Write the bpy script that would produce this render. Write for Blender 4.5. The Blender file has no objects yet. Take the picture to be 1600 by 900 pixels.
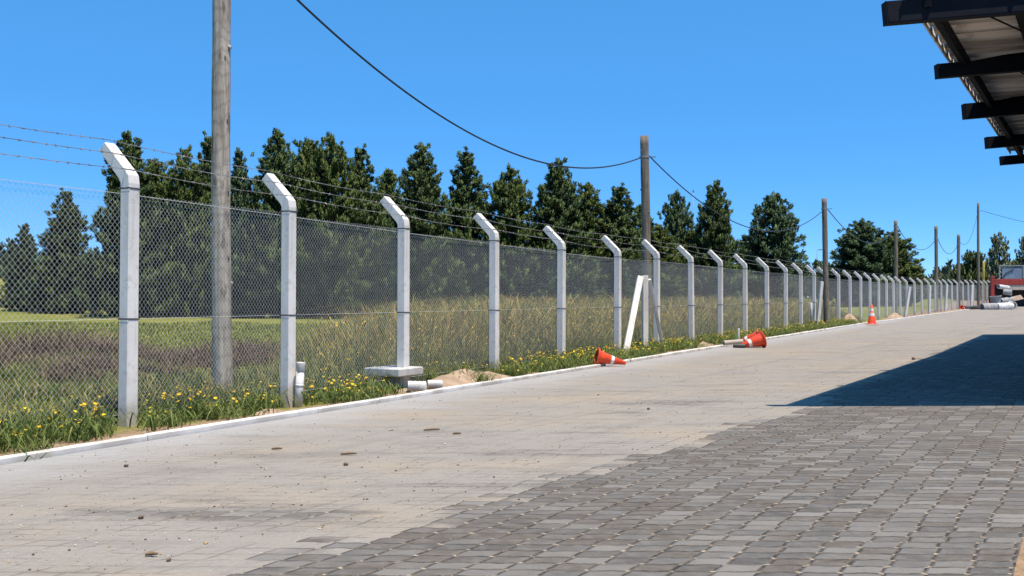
import bpy, math, random
import numpy as np
from mathutils import Vector, Matrix
R = math.radians
random.seed(7); rng = np.random.default_rng(7)
SC = bpy.context.scene
COL = SC.collection

# ------------------------------------------------------------------ camera, sky, sun, exposure
FPX, CX, HZ, CAMH = 1500.0, 800.0, 465.0, 1.3
cd = bpy.data.cameras.new('camera'); cam = bpy.data.objects.new('camera', cd); COL.objects.link(cam)
cd.sensor_width = 36.0; cd.lens = 36.0 * FPX / 1600.0; cd.clip_start = 0.05; cd.clip_end = 6000
cam.location = (0, 0, CAMH); cam.rotation_euler = (R(90) + math.atan((HZ - 450) / FPX), 0, 0)
SC.camera = cam
SUN_EL = R(72.0); SUN_AZ = math.atan2(0.69, -0.724)           # from +Y towards +X
sun_to = Vector((math.sin(SUN_AZ) * math.cos(SUN_EL), math.cos(SUN_AZ) * math.cos(SUN_EL), math.sin(SUN_EL)))
W = bpy.data.worlds.new('World'); SC.world = W; W.use_nodes = True
nt = W.node_tree; nt.nodes.clear()
wo = nt.nodes.new('ShaderNodeOutputWorld'); bg = nt.nodes.new('ShaderNodeBackground'); sk = nt.nodes.new('ShaderNodeTexSky')
sk.sky_type = 'NISHITA'; sk.sun_disc = False; sk.sun_elevation = SUN_EL; sk.sun_rotation = SUN_AZ
sk.air_density = 0.6; sk.dust_density = 0.0; sk.ozone_density = 3.0; sk.altitude = 3000
hs = nt.nodes.new('ShaderNodeHueSaturation'); hs.inputs['Saturation'].default_value = 1.25
mixs = nt.nodes.new('ShaderNodeMix'); mixs.data_type = 'RGBA'; mixs.inputs[0].default_value = 0.5; mixs.inputs[7].default_value = (0.57, 2.45, 5.4, 1)   # evens out the blue from zenith to skyline
nt.links.new(sk.outputs[0], hs.inputs['Color']); nt.links.new(hs.outputs[0], mixs.inputs[6]); nt.links.new(mixs.outputs[2], bg.inputs[0]); bg.inputs[1].default_value = 0.15
nt.links.new(bg.outputs[0], wo.inputs[0])
sl = bpy.data.lights.new('sun', 'SUN'); sl.energy = 4.8; sl.angle = R(0.5); sl.color = (1.0, 0.905, 0.775)
so = bpy.data.objects.new('sun', sl); COL.objects.link(so); so.rotation_euler = sun_to.to_track_quat('Z', 'Y').to_euler()
so.location = (20, -20, 60)
SC.view_settings.view_transform = 'Standard'; SC.view_settings.look = 'None'
SC.view_settings.exposure = 0.5; SC.view_settings.gamma = 1.0
SC.render.engine = 'CYCLES'
SC.cycles.max_bounces = 6; SC.cycles.diffuse_bounces = 3; SC.cycles.transparent_max_bounces = 8

# ------------------------------------------------------------------ helpers
def at(px, py, Y):
    return Vector(((px - CX) / FPX * Y, Y, CAMH + (HZ - py) / FPX * Y))
def rise(Y):
    return 0.5 * max(0.0, (Y - 60) / 45) ** 1.5 if Y < 130 else 0.5 * (70 / 45) ** 1.5

class MB:
    def __init__(s): s.v = []; s.f = []; s.c = []
    def add(s, vs, fs, col=None):
        o = len(s.v); s.v += [tuple(v) for v in vs]; s.f += [tuple(i + o for i in f) for f in fs]
        if col is not None: s.c += [col] * len(vs)
    def box(s, c, size, M=None, bev=0.0):
        x, y, z = size[0] / 2, size[1] / 2, size[2] / 2; c = Vector(c)
        if bev <= 0:
            vs = [Vector((a * x, b * y, d * z)) for d in (-1, 1) for b in (-1, 1) for a in (-1, 1)]
            fs = [(0, 2, 3, 1), (4, 5, 7, 6), (0, 1, 5, 4), (2, 6, 7, 3), (0, 4, 6, 2), (1, 3, 7, 5)]
        else:
            b = bev; prof = [(-x + b, -y), (x - b, -y), (x, -y + b), (x, y - b), (x - b, y), (-x + b, y), (-x, y - b), (-x, -y + b)]
            vs = []; fs = []
            lev = [(-z, b), (-z + b, 0), (z - b, 0), (z, b)]
            for zz, ins in lev:
                for px, py in prof:
                    vs.append(Vector((px - math.copysign(min(ins, abs(px)), px) * (ins > 0), py - math.copysign(min(ins, abs(py)), py) * (ins > 0), zz)))
            for k in range(3):
                for i in range(8):
                    j = (i + 1) % 8; fs.append((k * 8 + i, k * 8 + j, k * 8 + 8 + j, k * 8 + 8 + i))
            fs.append(tuple(range(7, -1, -1))); fs.append(tuple(range(24, 32)))
        if M is not None: vs = [M @ v for v in vs]
        s.add([v + c for v in vs], fs)
    def prism(s, pts, rad, sides=8, cap=True, up=None, squash=None):
        """tube through pts; rad scalar or list"""
        pts = [Vector(p) for p in pts]; n = len(pts)
        rad = [rad] * n if not hasattr(rad, '__len__') else rad
        vs = []; ref = Vector(up) if up else None
        for i, p in enumerate(pts):
            t = (pts[min(i + 1, n - 1)] - pts[max(i - 1, 0)]).normalized()
            a = ref if ref else (Vector((0, 0, 1)) if abs(t.z) < 0.9 else Vector((1, 0, 0)))
            u = t.cross(a).normalized(); w = u.cross(t).normalized()
            for k in range(sides):
                an = 2 * math.pi * (k + 0.5) / sides
                vs.append(p + (u * math.cos(an) + w * math.sin(an)) * rad[i])
        fs = []
        for i in range(n - 1):
            for k in range(sides):
                j = (k + 1) % sides
                fs.append((i * sides + k, i * sides + j, (i + 1) * sides + j, (i + 1) * sides + k))
        if cap:
            fs.append(tuple(range(sides - 1, -1, -1))); fs.append(tuple(range((n - 1) * sides, n * sides)))
        s.add(vs, fs)
    def lathe(s, prof, M, seg=28, closed=False):
        vs = []; fs = []; n = len(prof)
        for r, z in prof:
            for k in range(seg):
                a = 2 * math.pi * k / seg; vs.append(M @ Vector((r * math.cos(a), r * math.sin(a), z)))
        rng_ = range(n) if closed else range(n - 1)
        for i in rng_:
            i2 = (i + 1) % n
            for k in range(seg):
                j = (k + 1) % seg; fs.append((i * seg + k, i * seg + j, i2 * seg + j, i2 * seg + k))
        s.add(vs, fs)
    def build(s, name, mat, parent=None, smooth=False, loc=None):
        me = bpy.data.meshes.new(name); 
        vs = s.v if loc is None else [(a - loc[0], b - loc[1], c - loc[2]) for a, b, c in s.v]
        me.from_pydata(vs, [], s.f)
        if s.c and len(s.c) == len(s.v):
            ca = me.color_attributes.new('tint', 'FLOAT_COLOR', 'POINT')
            ca.data.foreach_set('color', np.array([(c[0], c[1], c[2], 1) for c in s.c], dtype=np.float32).ravel())
        me.update()
        if smooth: me.polygons.foreach_set('use_smooth', [True] * len(me.polygons))
        me.materials.append(mat)
        return link(name, me, parent, loc)
def link(name, me, parent=None, loc=None):
    o = bpy.data.objects.new(name, me); COL.objects.link(o)
    if parent is not None: o.parent = parent
    if loc is not None: o.location = loc
    return o
def npmesh(name, V, F, mat, tint=None, parent=None, smooth=False, nrm=None):
    """V (n,3), F (m,k) constant k"""
    V = np.asarray(V, np.float32); F = np.asarray(F, np.int32); k = F.shape[1]
    me = bpy.data.meshes.new(name)
    me.vertices.add(len(V)); me.vertices.foreach_set('co', V.ravel())
    me.loops.add(F.size); me.loops.foreach_set('vertex_index', F.ravel())
    me.polygons.add(len(F)); me.polygons.foreach_set('loop_start', np.arange(0, F.size, k, dtype=np.int32))
    me.update(calc_edges=True); me.validate()
    if tint is not None:
        ca = me.color_attributes.new('tint', 'FLOAT_COLOR', 'POINT')
        T = np.ones((len(V), 4), np.float32); T[:, :3] = tint; ca.data.foreach_set('color', T.ravel())
    if smooth: me.polygons.foreach_set('use_smooth', [True] * len(me.polygons))
    if nrm is not None:
        me.polygons.foreach_set('use_smooth', [True] * len(me.polygons)); me.normals_split_custom_set_from_vertices(nrm.tolist())   # leaf clumps shade as rounded tufts
    me.materials.append(mat)
    return link(name, me, parent)
def tag(o, label=None, cat=None, group=None, kind=None):
    if label: o['label'] = label
    if cat: o['category'] = cat
    if group: o['group'] = group
    if kind: o['kind'] = kind
    return o
def empty(name, loc, label=None, cat=None, group=None, rz=0.0):
    o = bpy.data.objects.new(name, None); COL.objects.link(o); o.location = loc; o.rotation_euler = (0, 0, rz)
    o.empty_display_size = 0.2
    return tag(o, label, cat, group)
def frame_from(zdir, xdir):
    z = Vector(zdir).normalized(); x = Vector(xdir); x = (x - z * x.dot(z)).normalized(); y = z.cross(x)
    return Matrix((x, y, z)).transposed()
def place(M3, loc): return Matrix.Translation(Vector(loc)) @ M3.to_4x4()

# ------------------------------------------------------------------ materials
class NT:
    def __init__(s, name):
        s.m = bpy.data.materials.new(name); s.m.use_nodes = True; s.t = s.m.node_tree; s.b = s.t.nodes['Principled BSDF']
    def n(s, typ, **kw):
        nd = s.t.nodes.new(typ)
        for k, v in kw.items(): setattr(nd, k, v)
        return nd
    def l(s, a, b): s.t.links.new(a, b)
    def put(s, sock, v):
        if v is None: return
        if hasattr(v, 'is_linked') or isinstance(v, bpy.types.NodeSocket): s.l(v, sock)
        else: sock.default_value = v
    def math(s, op, a, b=None, c=None, clamp=False):
        nd = s.n('ShaderNodeMath', operation=op); nd.use_clamp = clamp
        s.put(nd.inputs[0], a); s.put(nd.inputs[1], b)
        if c is not None: s.put(nd.inputs[2], c)
        return nd.outputs[0]
    def ss(s, x, lo, hi, a=0.0, b=1.0):
        nd = s.n('ShaderNodeMapRange', interpolation_type='SMOOTHSTEP'); s.put(nd.inputs[0], x)
        for i, v in enumerate((lo, hi, a, b)): s.put(nd.inputs[1 + i], v)
        return nd.outputs[0]
    def mix(s, f, a, b, blend='MIX'):
        nd = s.n('ShaderNodeMix', data_type='RGBA', blend_type=blend)
        s.put(nd.inputs[0], f)
        for sock, v in ((nd.inputs[6], a), (nd.inputs[7], b)):
            if isinstance(v, (tuple, list)): sock.default_value = (v[0], v[1], v[2], 1)
            else: s.l(v, sock)
        return nd.outputs[2]
    def co(s, kind='Object'):
        return s.n('ShaderNodeTexCoord').outputs[kind]
    def noise(s, vec, scale, detail=4, rough=0.55, col=False):
        nd = s.n('ShaderNodeTexNoise'); s.l(vec, nd.inputs['Vector'])
        nd.inputs['Scale'].default_value = scale; nd.inputs['Detail'].default_value = detail; nd.inputs['Roughness'].default_value = rough
        return nd.outputs['Color' if col else 'Fac']
    def mapv(s, vec, scale=(1, 1, 1), rot=(0, 0, 0)):
        nd = s.n('ShaderNodeMapping'); s.l(vec, nd.inputs['Vector']); nd.inputs['Scale'].default_value = scale; nd.inputs['Rotation'].default_value = rot
        return nd.outputs[0]
    def bump(s, h, strength=0.5, dist=0.01, nrm=None):
        nd = s.n('ShaderNodeBump'); s.l(h, nd.inputs['Height']); nd.inputs['Strength'].default_value = strength; nd.inputs['Distance'].default_value = dist
        if nrm: s.l(nrm, nd.inputs['Normal'])
        return nd.outputs[0]
    def out(s, col=None, rough=0.8, nrm=None, metal=0.0, spec=None):
        if col is not None:
            if isinstance(col, (tuple, list)): s.b.inputs['Base Color'].default_value = (col[0], col[1], col[2], 1)
            else: s.l(col, s.b.inputs['Base Color'])
        s.put(s.b.inputs['Roughness'], rough); s.b.inputs['Metallic'].default_value = metal
        if spec is not None: s.b.inputs['Specular IOR Level'].default_value = spec
        if nrm: s.l(nrm, s.b.inputs['Normal'])
        return s.m
def simple(name, c1, c2=None, scale=6, rough=0.8, bump=0.3, bscale=None, dist=0.005, metal=0.0, spec=None, stretch=(1, 1, 1), lo=0.35, hi=0.65):
    t = NT(name); v = t.mapv(t.co(), stretch)
    c2 = c2 or tuple(c * 0.75 for c in c1)
    f = t.ss(t.noise(v, scale, 6), lo, hi)
    nrm = t.bump(t.noise(v, bscale or scale * 5, 5), bump, dist) if bump > 0 else None
    return t.out(t.mix(f, c1, c2), rough, nrm, metal, spec)
def tinted(name, rough=0.7, spec=0.25, transl=0.0):
    t = NT(name); a = t.n('ShaderNodeAttribute', attribute_name='tint')
    t.l(a.outputs['Color'], t.b.inputs['Base Color']); t.b.inputs['Roughness'].default_value = rough; t.b.inputs['Specular IOR Level'].default_value = spec
    if transl > 0:
        tr = t.n('ShaderNodeBsdfTranslucent'); t.l(a.outputs['Color'], tr.inputs['Color'])
        mx = t.n('ShaderNodeMixShader'); mx.inputs[0].default_value = transl
        o = t.t.nodes['Material Output']; t.l(t.b.outputs[0], mx.inputs[1]); t.l(tr.outputs[0], mx.inputs[2]); t.l(mx.outputs[0], o.inputs[0])
    return t.m

def paver_mat():
    t = NT('interlocking_pavers'); co = t.co(); sep = t.n('ShaderNodeSeparateXYZ'); t.l(co, sep.inputs[0]); X, Y = sep.outputs[0], sep.outputs[1]
    PW, PH = 0.202, 0.118
    wob = t.math('MULTIPLY', t.math('SUBTRACT', t.noise(co, 1.3, 2), 0.5), 0.05)
    u = t.math('ADD', t.math('SUBTRACT', X, t.math('MULTIPLY', Y, 0.61)), wob)
    v = t.math('ADD', t.math('ADD', Y, t.math('MULTIPLY', X, 0.035)), wob)
    wave = t.math('MULTIPLY', t.math('SINE', t.math('MULTIPLY', u, 2 * math.pi / (PW / 1.5))), 0.0042)
    v2 = t.math('DIVIDE', t.math('ADD', v, wave), PH)
    row = t.math('FLOOR', v2); fv = t.math('FRACT', v2)
    odd = t.math('MULTIPLY', t.math('FLOORED_MODULO', row, 2.0), 0.06)
    jit = t.n('ShaderNodeTexWhiteNoise', noise_dimensions='1D'); t.l(row, jit.inputs['W'])
    uo = t.math('ADD', t.math('DIVIDE', u, PW), t.math('ADD', odd, t.math('MULTIPLY', jit.outputs['Value'], 0.16)))
    colm = t.math('FLOOR', uo); fu = t.math('FRACT', uo)
    eu = t.math('MULTIPLY', t.math('MINIMUM', fu, t.math('SUBTRACT', 1.0, fu)), PW)
    ev = t.math('MULTIPLY', t.math('MINIMUM', fv, t.math('SUBTRACT', 1.0, fv)), PH)
    e0 = t.math('MINIMUM', eu, ev)
    e = t.math('ADD', e0, t.math('MULTIPLY', t.math('SUBTRACT', t.noise(co, 60, 3), 0.5), 0.006))
    rowgap = t.math('MULTIPLY', t.ss(t.noise(co, 4.5, 4, 0.6), 0.36, 0.62), 0.012)      # row joints open and close along their length
    evn = t.math('ADD', ev, t.math('SUBTRACT', 0.009, rowgap))
    nz = t.math('MULTIPLY', t.math('SUBTRACT', t.noise(co, 60, 3), 0.5), 0.006)
    inside = t.math('MINIMUM', t.ss(t.math('ADD', eu, nz), 0.002, 0.010), t.ss(t.math('ADD', evn, nz), 0.0035, 0.0105, 0.25, 1.0))
    cid = t.n('ShaderNodeCombineXYZ'); t.l(colm, cid.inputs[0]); t.l(row, cid.inputs[1])
    wn = t.n('ShaderNodeTexWhiteNoise', noise_dimensions='2D'); t.l(cid.outputs[0], wn.inputs['Vector'])
    rnd = wn.outputs['Value']
    # sand cover: in paver steps along the swept line, then along the canopy shade edge
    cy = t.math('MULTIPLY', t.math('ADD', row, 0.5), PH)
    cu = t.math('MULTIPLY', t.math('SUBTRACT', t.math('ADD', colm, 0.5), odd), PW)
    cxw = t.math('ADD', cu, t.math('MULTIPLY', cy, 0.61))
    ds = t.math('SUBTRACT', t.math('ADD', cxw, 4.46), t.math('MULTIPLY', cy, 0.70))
    shade_ds = t.math('SUBTRACT', t.math('ADD', cxw, 3.45), t.math('MULTIPLY', cy, 0.60))  # bare pavers begin at the canopy shade edge, their darker colour deepening the shade
    ds = t.math('MAXIMUM', ds, t.math('SUBTRACT', shade_ds, t.ss(Y, 12.5, 11.0, 0, 9)))
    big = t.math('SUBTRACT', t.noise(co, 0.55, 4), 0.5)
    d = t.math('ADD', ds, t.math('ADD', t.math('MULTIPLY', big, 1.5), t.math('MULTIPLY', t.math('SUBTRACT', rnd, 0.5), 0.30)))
    farsand = t.ss(Y, 33.0, 37.0, 0, 8)  # sand resumes past the far edge of the canopy shade
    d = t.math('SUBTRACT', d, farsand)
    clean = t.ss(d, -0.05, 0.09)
    # thin worn patches inside the sand
    st = t.mapv(co, (0.35, 1.3, 1))
    patch = t.ss(t.noise(st, 0.9, 5, 0.6), 0.55, 0.66)
    patch = t.math('MULTIPLY', patch, 0.75)
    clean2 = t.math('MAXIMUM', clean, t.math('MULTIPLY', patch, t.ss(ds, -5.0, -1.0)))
    fine = t.noise(co, 90, 4, 0.6); mid = t.noise(co, 9, 5, 0.6)
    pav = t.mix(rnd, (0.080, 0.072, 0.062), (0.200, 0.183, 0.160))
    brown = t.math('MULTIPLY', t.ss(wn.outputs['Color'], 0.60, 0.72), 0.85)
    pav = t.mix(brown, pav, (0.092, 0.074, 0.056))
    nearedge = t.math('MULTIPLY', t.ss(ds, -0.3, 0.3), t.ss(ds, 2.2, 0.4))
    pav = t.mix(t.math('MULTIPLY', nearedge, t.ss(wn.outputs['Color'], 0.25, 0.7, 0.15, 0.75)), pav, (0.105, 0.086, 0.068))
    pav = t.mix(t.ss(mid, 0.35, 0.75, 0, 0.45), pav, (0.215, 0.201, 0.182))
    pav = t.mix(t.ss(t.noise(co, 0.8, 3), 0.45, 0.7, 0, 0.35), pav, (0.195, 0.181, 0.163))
    tan = t.ss(t.noise(t.mapv(co, (0.8, 1.4, 1)), 0.45, 5, 0.62), 0.44, 0.68)
    grain = t.noise(co, 35, 5, 0.65)
    sand = t.mix(tan, (0.252, 0.224, 0.190), (0.300, 0.243, 0.178))
    sand = t.mix(t.ss(grain, 0.35, 0.7, 0, 0.35), sand, (0.335, 0.300, 0.256))
    sand = t.mix(t.ss(t.noise(st, 2.6, 7, 0.68), 0.47, 0.70, 0, 0.60), sand, (0.180, 0.162, 0.140))
    kd = t.math('SUBTRACT', X, t.math('SUBTRACT', t.math('MULTIPLY', Y, 0.535), 8.0))
    yl = t.mapv(co, (1, 1, 1), (0, 0, R(31.5))); tyre = t.ss(t.noise(t.mapv(yl, (2.6, 0.09, 1)), 1.0, 4, 0.55), 0.56, 0.68, 0, 0.34)
    sand = t.mix(tyre, sand, (0.185, 0.168, 0.148))
    lime = t.math('MULTIPLY', t.ss(t.math('ADD', kd, t.math('MULTIPLY', t.noise(st, 1.6, 6, 0.65), 2.2)), 2.6, 1.0), 0.75)
    sand = t.mix(lime, sand, (0.345, 0.335, 0.325))
    joint_c = t.mix(t.ss(t.noise(co, 22, 3), 0.4, 0.65), (0.036, 0.029, 0.023), (0.14, 0.10, 0.065))
    spot = t.math('MULTIPLY', t.ss(eu, 0.016, 0.004), t.ss(ev, 0.020, 0.006))
    speck = t.math('MULTIPLY', spot, t.ss(t.noise(co, 28, 2), 0.42, 0.55))
    pavj = t.mix(t.math('SUBTRACT', 1.0, inside), pav, joint_c)
    pavj = t.mix(t.math('MULTIPLY', speck, 0.9), pavj, (0.50, 0.40, 0.28))
    # joints that still show through the sand, in broken lengths, more of them near the sand edge
    show = t.math('MULTIPLY', t.ss(t.noise(co, 3.2, 5, 0.65), 0.41, 0.62), t.ss(ds, -5.5, -0.3, 0.45, 1.0))
    sj = t.math('MULTIPLY', t.math('SUBTRACT', 1.0, t.ss(e, 0.001, 0.0065)), show)
    sandj = t.mix(t.math('MULTIPLY', sj, 0.85), sand, (0.12, 0.095, 0.072))
    crumbs = t.ss(t.noise(co, 42, 2, 0.5), 0.665, 0.73)
    sandj = t.mix(t.math('MULTIPLY', crumbs, 0.7), sandj, (0.24, 0.15, 0.075))
    lc = t.ss(t.noise(t.mapv(co, (1, 1.6, 1)), 31, 2, 0.5), 0.70, 0.77)
    sandj = t.mix(t.math('MULTIPLY', lc, 0.7), sandj, (0.60, 0.55, 0.47))
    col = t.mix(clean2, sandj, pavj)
    h = t.math('MULTIPLY', t.ss(e, 0.0, 0.020), t.math('ADD', t.math('MULTIPLY', show, 0.5), t.math('MULTIPLY', clean2, 0.5)))
    h = t.math('ADD', h, t.math('ADD', t.math('MULTIPLY', rnd, 0.35), t.math('MULTIPLY', mid, 0.25)))
    h = t.math('ADD', h, t.math('MULTIPLY', fine, 0.16))
    tilt = t.math('MULTIPLY', t.math('SUBTRACT', fv, 0.5), t.math('MULTIPLY', t.math('SUBTRACT', wn.outputs['Color'], 0.35), 0.9))
    h = t.math('ADD', h, t.math('MULTIPLY', tilt, clean2))
    return t.out(col, 0.85, t.bump(h, 0.9, 0.018), spec=0.25)

def concrete(name, c, dark, scale=3.0):
    t = NT(name); co = t.co()
    f = t.ss(t.noise(t.mapv(co, (1, 1, 0.35)), scale, 6, 0.6), 0.35, 0.75)
    col = t.mix(f, c, dark)
    pits = t.ss(t.noise(co, 55, 3), 0.66, 0.74)
    col = t.mix(t.math('MULTIPLY', pits, 0.55), col, tuple(x * 0.35 for x in c))
    sp = t.n('ShaderNodeSeparateXYZ'); t.l(co, sp.inputs[0])
    mud = t.math('MULTIPLY', t.ss(t.math('ADD', sp.outputs[2], t.math('MULTIPLY', t.noise(co, 7, 5), 0.5)), 0.62, 0.26), 0.55)
    col = t.mix(mud, col, (0.34, 0.27, 0.20))
    blot = t.ss(t.noise(co, 11, 6, 0.7), 0.52, 0.68, 0, 0.5); col = t.mix(blot, col, tuple(x * 0.72 for x in dark))
    streak = t.ss(t.noise(t.mapv(co, (9, 9, 0.5)), 2.0, 4), 0.55, 0.8, 0, 0.45)
    col = t.mix(streak, col, tuple(x * 0.6 for x in dark))
    return t.out(col, 0.85, t.bump(t.math('SUBTRACT', t.noise(co, 45, 5), pits), 0.35, 0.006), spec=0.3)

def wood_mat(name='weathered_timber', k=1.0):
    t = NT(name); co = t.co(); v = t.mapv(co, (14, 14, 0.9))
    g = t.noise(v, 1.6, 7, 0.62); kn = t.noise(t.mapv(co, (5, 5, 1.6)), 1.5, 3, 0.5)
    col = t.mix(t.ss(g, 0.3, 0.7), tuple(k * x for x in (0.235, 0.190, 0.145)), tuple(k * x for x in (0.50, 0.435, 0.355)))
    col = t.mix(t.ss(kn, 0.56, 0.66, 0, 0.75), col, (0.125, 0.092, 0.066))
    wv = t.n('ShaderNodeTexWave', wave_type='RINGS'); t.l(t.mapv(co, (3, 3, 1.1)), wv.inputs['Vector']); wv.inputs['Scale'].default_value = 1.6; wv.inputs['Distortion'].default_value = 9; wv.inputs['Detail'].default_value = 3
    col = t.mix(t.ss(wv.outputs['Fac'], 0.60, 0.98, 0, 0.30), col, (0.15, 0.115, 0.085))
    vor = t.n('ShaderNodeTexVoronoi'); t.l(t.mapv(co, (6, 6, 2.2)), vor.inputs['Vector']); vor.inputs['Scale'].default_value = 1.0
    kd = t.ss(vor.outputs['Distance'], 0.14, 0.05)
    col = t.mix(t.math('MULTIPLY', kd, 0.85), col, (0.04, 0.03, 0.022))
    h = t.math('ADD', g, t.math('ADD', t.math('MULTIPLY', kn, 1.2), t.math('MULTIPLY', kd, -0.8)))
    return t.out(col, 0.88, t.bump(h, 0.7, 0.02), spec=0.2)

def field_mat():
    t = NT('field_soil_and_turf'); co = t.co(); sep = t.n('ShaderNodeSeparateXYZ'); t.l(co, sep.inputs[0]); X, Y = sep.outputs[0], sep.outputs[1]
    n1 = t.noise(co, 0.12, 6, 0.6); n2 = t.noise(co, 1.7, 6, 0.65); n3 = t.noise(co, 14, 5, 0.65)
    turf = t.mix(t.ss(n1, 0.38, 0.62), (0.160, 0.178, 0.030), (0.225, 0.215, 0.045))
    turf = t.mix(t.ss(n2, 0.45, 0.75, 0, 0.7), turf, (0.062, 0.080, 0.022))
    turf = t.mix(t.ss(n3, 0.45, 0.75, 0, 0.5), turf, (0.175, 0.158, 0.070))
    soil = t.mix(t.ss(n3, 0.35, 0.7), (0.25, 0.170, 0.110), (0.37, 0.26, 0.17))
    soil = t.mix(t.ss(n2, 0.55, 0.8, 0, 0.8), soil, (0.15, 0.105, 0.065))
    # bare soil beside the kerb line X = -8.0 + 0.535 Y
    off = t.math('SUBTRACT', X, t.math('SUBTRACT', t.math('MULTIPLY', Y, 0.535), 8.0))
    edge = t.ss(t.math('ADD', off, t.math('MULTIPLY', t.math('SUBTRACT', n2, 0.5), 1.2)), -0.75, -0.35)
    col = t.mix(edge, turf, soil)
    return t.out(col, 0.95, t.bump(t.math('ADD', n3, n2), 0.8, 0.05), spec=0.1)

def corrugated():
    t = NT('galvanised_sheet'); co = t.co()
    f = t.ss(t.noise(t.mapv(co, (0.25, 4.2, 0.2)), 1.3, 5), 0.38, 0.62)
    col = t.mix(f, (0.80, 0.74, 0.67), (0.34, 0.30, 0.26))  # strong light and dark streaks stand in for shading on the ribs
    col = t.mix(t.ss(t.noise(co, 5, 4), 0.6, 0.75, 0, 0.5), col, (0.30, 0.23, 0.18))
    return t.out(col, 0.5, None, 0.0)

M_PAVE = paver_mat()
M_POST = concrete('pale_concrete', (0.72, 0.685, 0.64), (0.54, 0.51, 0.47))
M_SLAB = concrete('raw_concrete', (0.56, 0.55, 0.53), (0.42, 0.41, 0.39))
M_KERB = simple('whitewashed_kerb', (0.76, 0.73, 0.69), (0.50, 0.46, 0.41), 2.2, 0.85, 0.4)
M_WOOD = wood_mat(); M_WOOD2 = wood_mat('brown_timber', 0.52)
M_FIELD = field_mat()
M_SHEET = corrugated()
M_STEEL = simple('dark_painted_steel', (0.006, 0.007, 0.011), (0.010, 0.011, 0.015), 3, 0.7, 0.1, spec=0.12)
M_WALL = simple('grey_cladding', (0.10, 0.10, 0.105), (0.08, 0.08, 0.085), 0.6, 0.7, 0.1)
M_WIRE = simple('galvanised_wire', (0.66, 0.66, 0.64), (0.50, 0.50, 0.48), 30, 0.5, 0.0)
M_BARB = simple('weathered_barbed_wire', (0.17, 0.16, 0.15), (0.40, 0.39, 0.38), 3, 0.55, 0.0, metal=0.3)
M_TIE = simple('dark_tie_wire', (0.05, 0.05, 0.05), (0.09, 0.085, 0.08), 20, 0.6, 0.0)
M_CABLE = simple('black_cable_sheath', (0.018, 0.02, 0.024), (0.03, 0.032, 0.036), 8, 0.5, 0.0)
M_ORANGE = simple('orange_cone_plastic', (0.78, 0.075, 0.022), (0.60, 0.06, 0.025), 5, 0.5, 0.15, spec=0.4)
M_WHITE = simple('white_reflective_band', (0.78, 0.78, 0.77), (0.60, 0.59, 0.57), 9, 0.5, 0.1)
M_PVC = simple('white_pvc', (0.66, 0.65, 0.62), (0.44, 0.42, 0.38), 5, 0.45, 0.1)
M_GREYP = simple('grey_concrete_pipe', (0.34, 0.335, 0.33), (0.22, 0.215, 0.21), 4, 0.8, 0.4)
M_DARKP = simple('dark_rubber', (0.03, 0.03, 0.032), (0.06, 0.058, 0.056), 6, 0.6, 0.1)
M_SAND = simple('loose_sand', (0.42, 0.30, 0.20), (0.30, 0.21, 0.135), 4, 0.95, 0.9, 26, 0.03)
M_STONE = simple('brown_stone', (0.20, 0.125, 0.07), (0.10, 0.065, 0.04), 30, 0.85, 0.6, dist=0.004)
M_TWIG = simple('dry_twig', (0.24, 0.15, 0.08), (0.13, 0.08, 0.045), 25, 0.9, 0.5)
M_RED = simple('red_painted_steel', (0.36, 0.035, 0.022), (0.25, 0.03, 0.02), 2.5, 0.5, 0.1)
M_BEIGE = simple('beige_board', (0.50, 0.42, 0.33), (0.40, 0.33, 0.26), 3, 0.8, 0.1)
M_BLACK = simple('black_interior', (0.012, 0.012, 0.013), (0.02, 0.02, 0.02), 3, 0.8, 0.0)
M_GLASS = simple('blue_grey_glass', (0.13, 0.17, 0.22), (0.18, 0.22, 0.27), 1.2, 0.15, 0.0, spec=0.6)
M_GRAYF = simple('grey_aluminium', (0.24, 0.26, 0.28), (0.18, 0.20, 0.22), 4, 0.5, 0.0)
M_CARD = simple('brown_board', (0.36, 0.26, 0.19), (0.26, 0.18, 0.13), 4, 0.85, 0.2)
M_YEL = simple('yellow_paint', (0.55, 0.42, 0.08), (0.45, 0.33, 0.07), 5, 0.6, 0.1)
M_BARK = simple('pine_bark', (0.13, 0.085, 0.06), (0.07, 0.05, 0.04), 6, 0.9, 0.6, stretch=(3, 3, 0.6), dist=0.03)
M_LEAF = tinted('pine_needles', 0.65, 0.2, 0.12)
M_GRASS = tinted('grass_blades', 0.7, 0.2, 0.22)
M_PETAL = tinted('flower_petals', 0.6, 0.2, 0.25)
M_PEB = tinted('pebble_stone', 0.85, 0.2)

# ------------------------------------------------------------------ plan: fence line, kerb line
def FX(Y):
    if Y <= 44: return -8.72 + 0.525 * Y
    if Y <= 66: return 14.38 + 0.575 * (Y - 44)
    if Y <= 85: return 27.03 + 0.637 * (Y - 66)
    return 39.13 + 0.67 * (Y - 85)
def KX(Y):
    if Y <= 48: return -8.0 + 0.535 * Y
    if Y <= 66: return 17.68 + 0.578 * (Y - 48)
    if Y <= 85: return 28.08 + 0.637 * (Y - 66)
    return 40.18 + 0.67 * (Y - 85)
def gz(X, Y):
    """height of the open ground"""
    h = rise(Y)
    o = X - KX(Y) if Y < 140 else X - 77
    if o > -0.02: return h - 0.05
    h += 0.020 + 0.03 * math.sin(X * 1.3 + Y * 0.7) * min(1, -o) + 0.04 * math.sin(X * 0.37 - Y * 0.53) * min(1, -o / 3)
    if X < -22 and Y > 45: h += 3.0 * min(1, (-22 - X) / 40) * min(1, (Y - 45) / 50)
    return h

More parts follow.
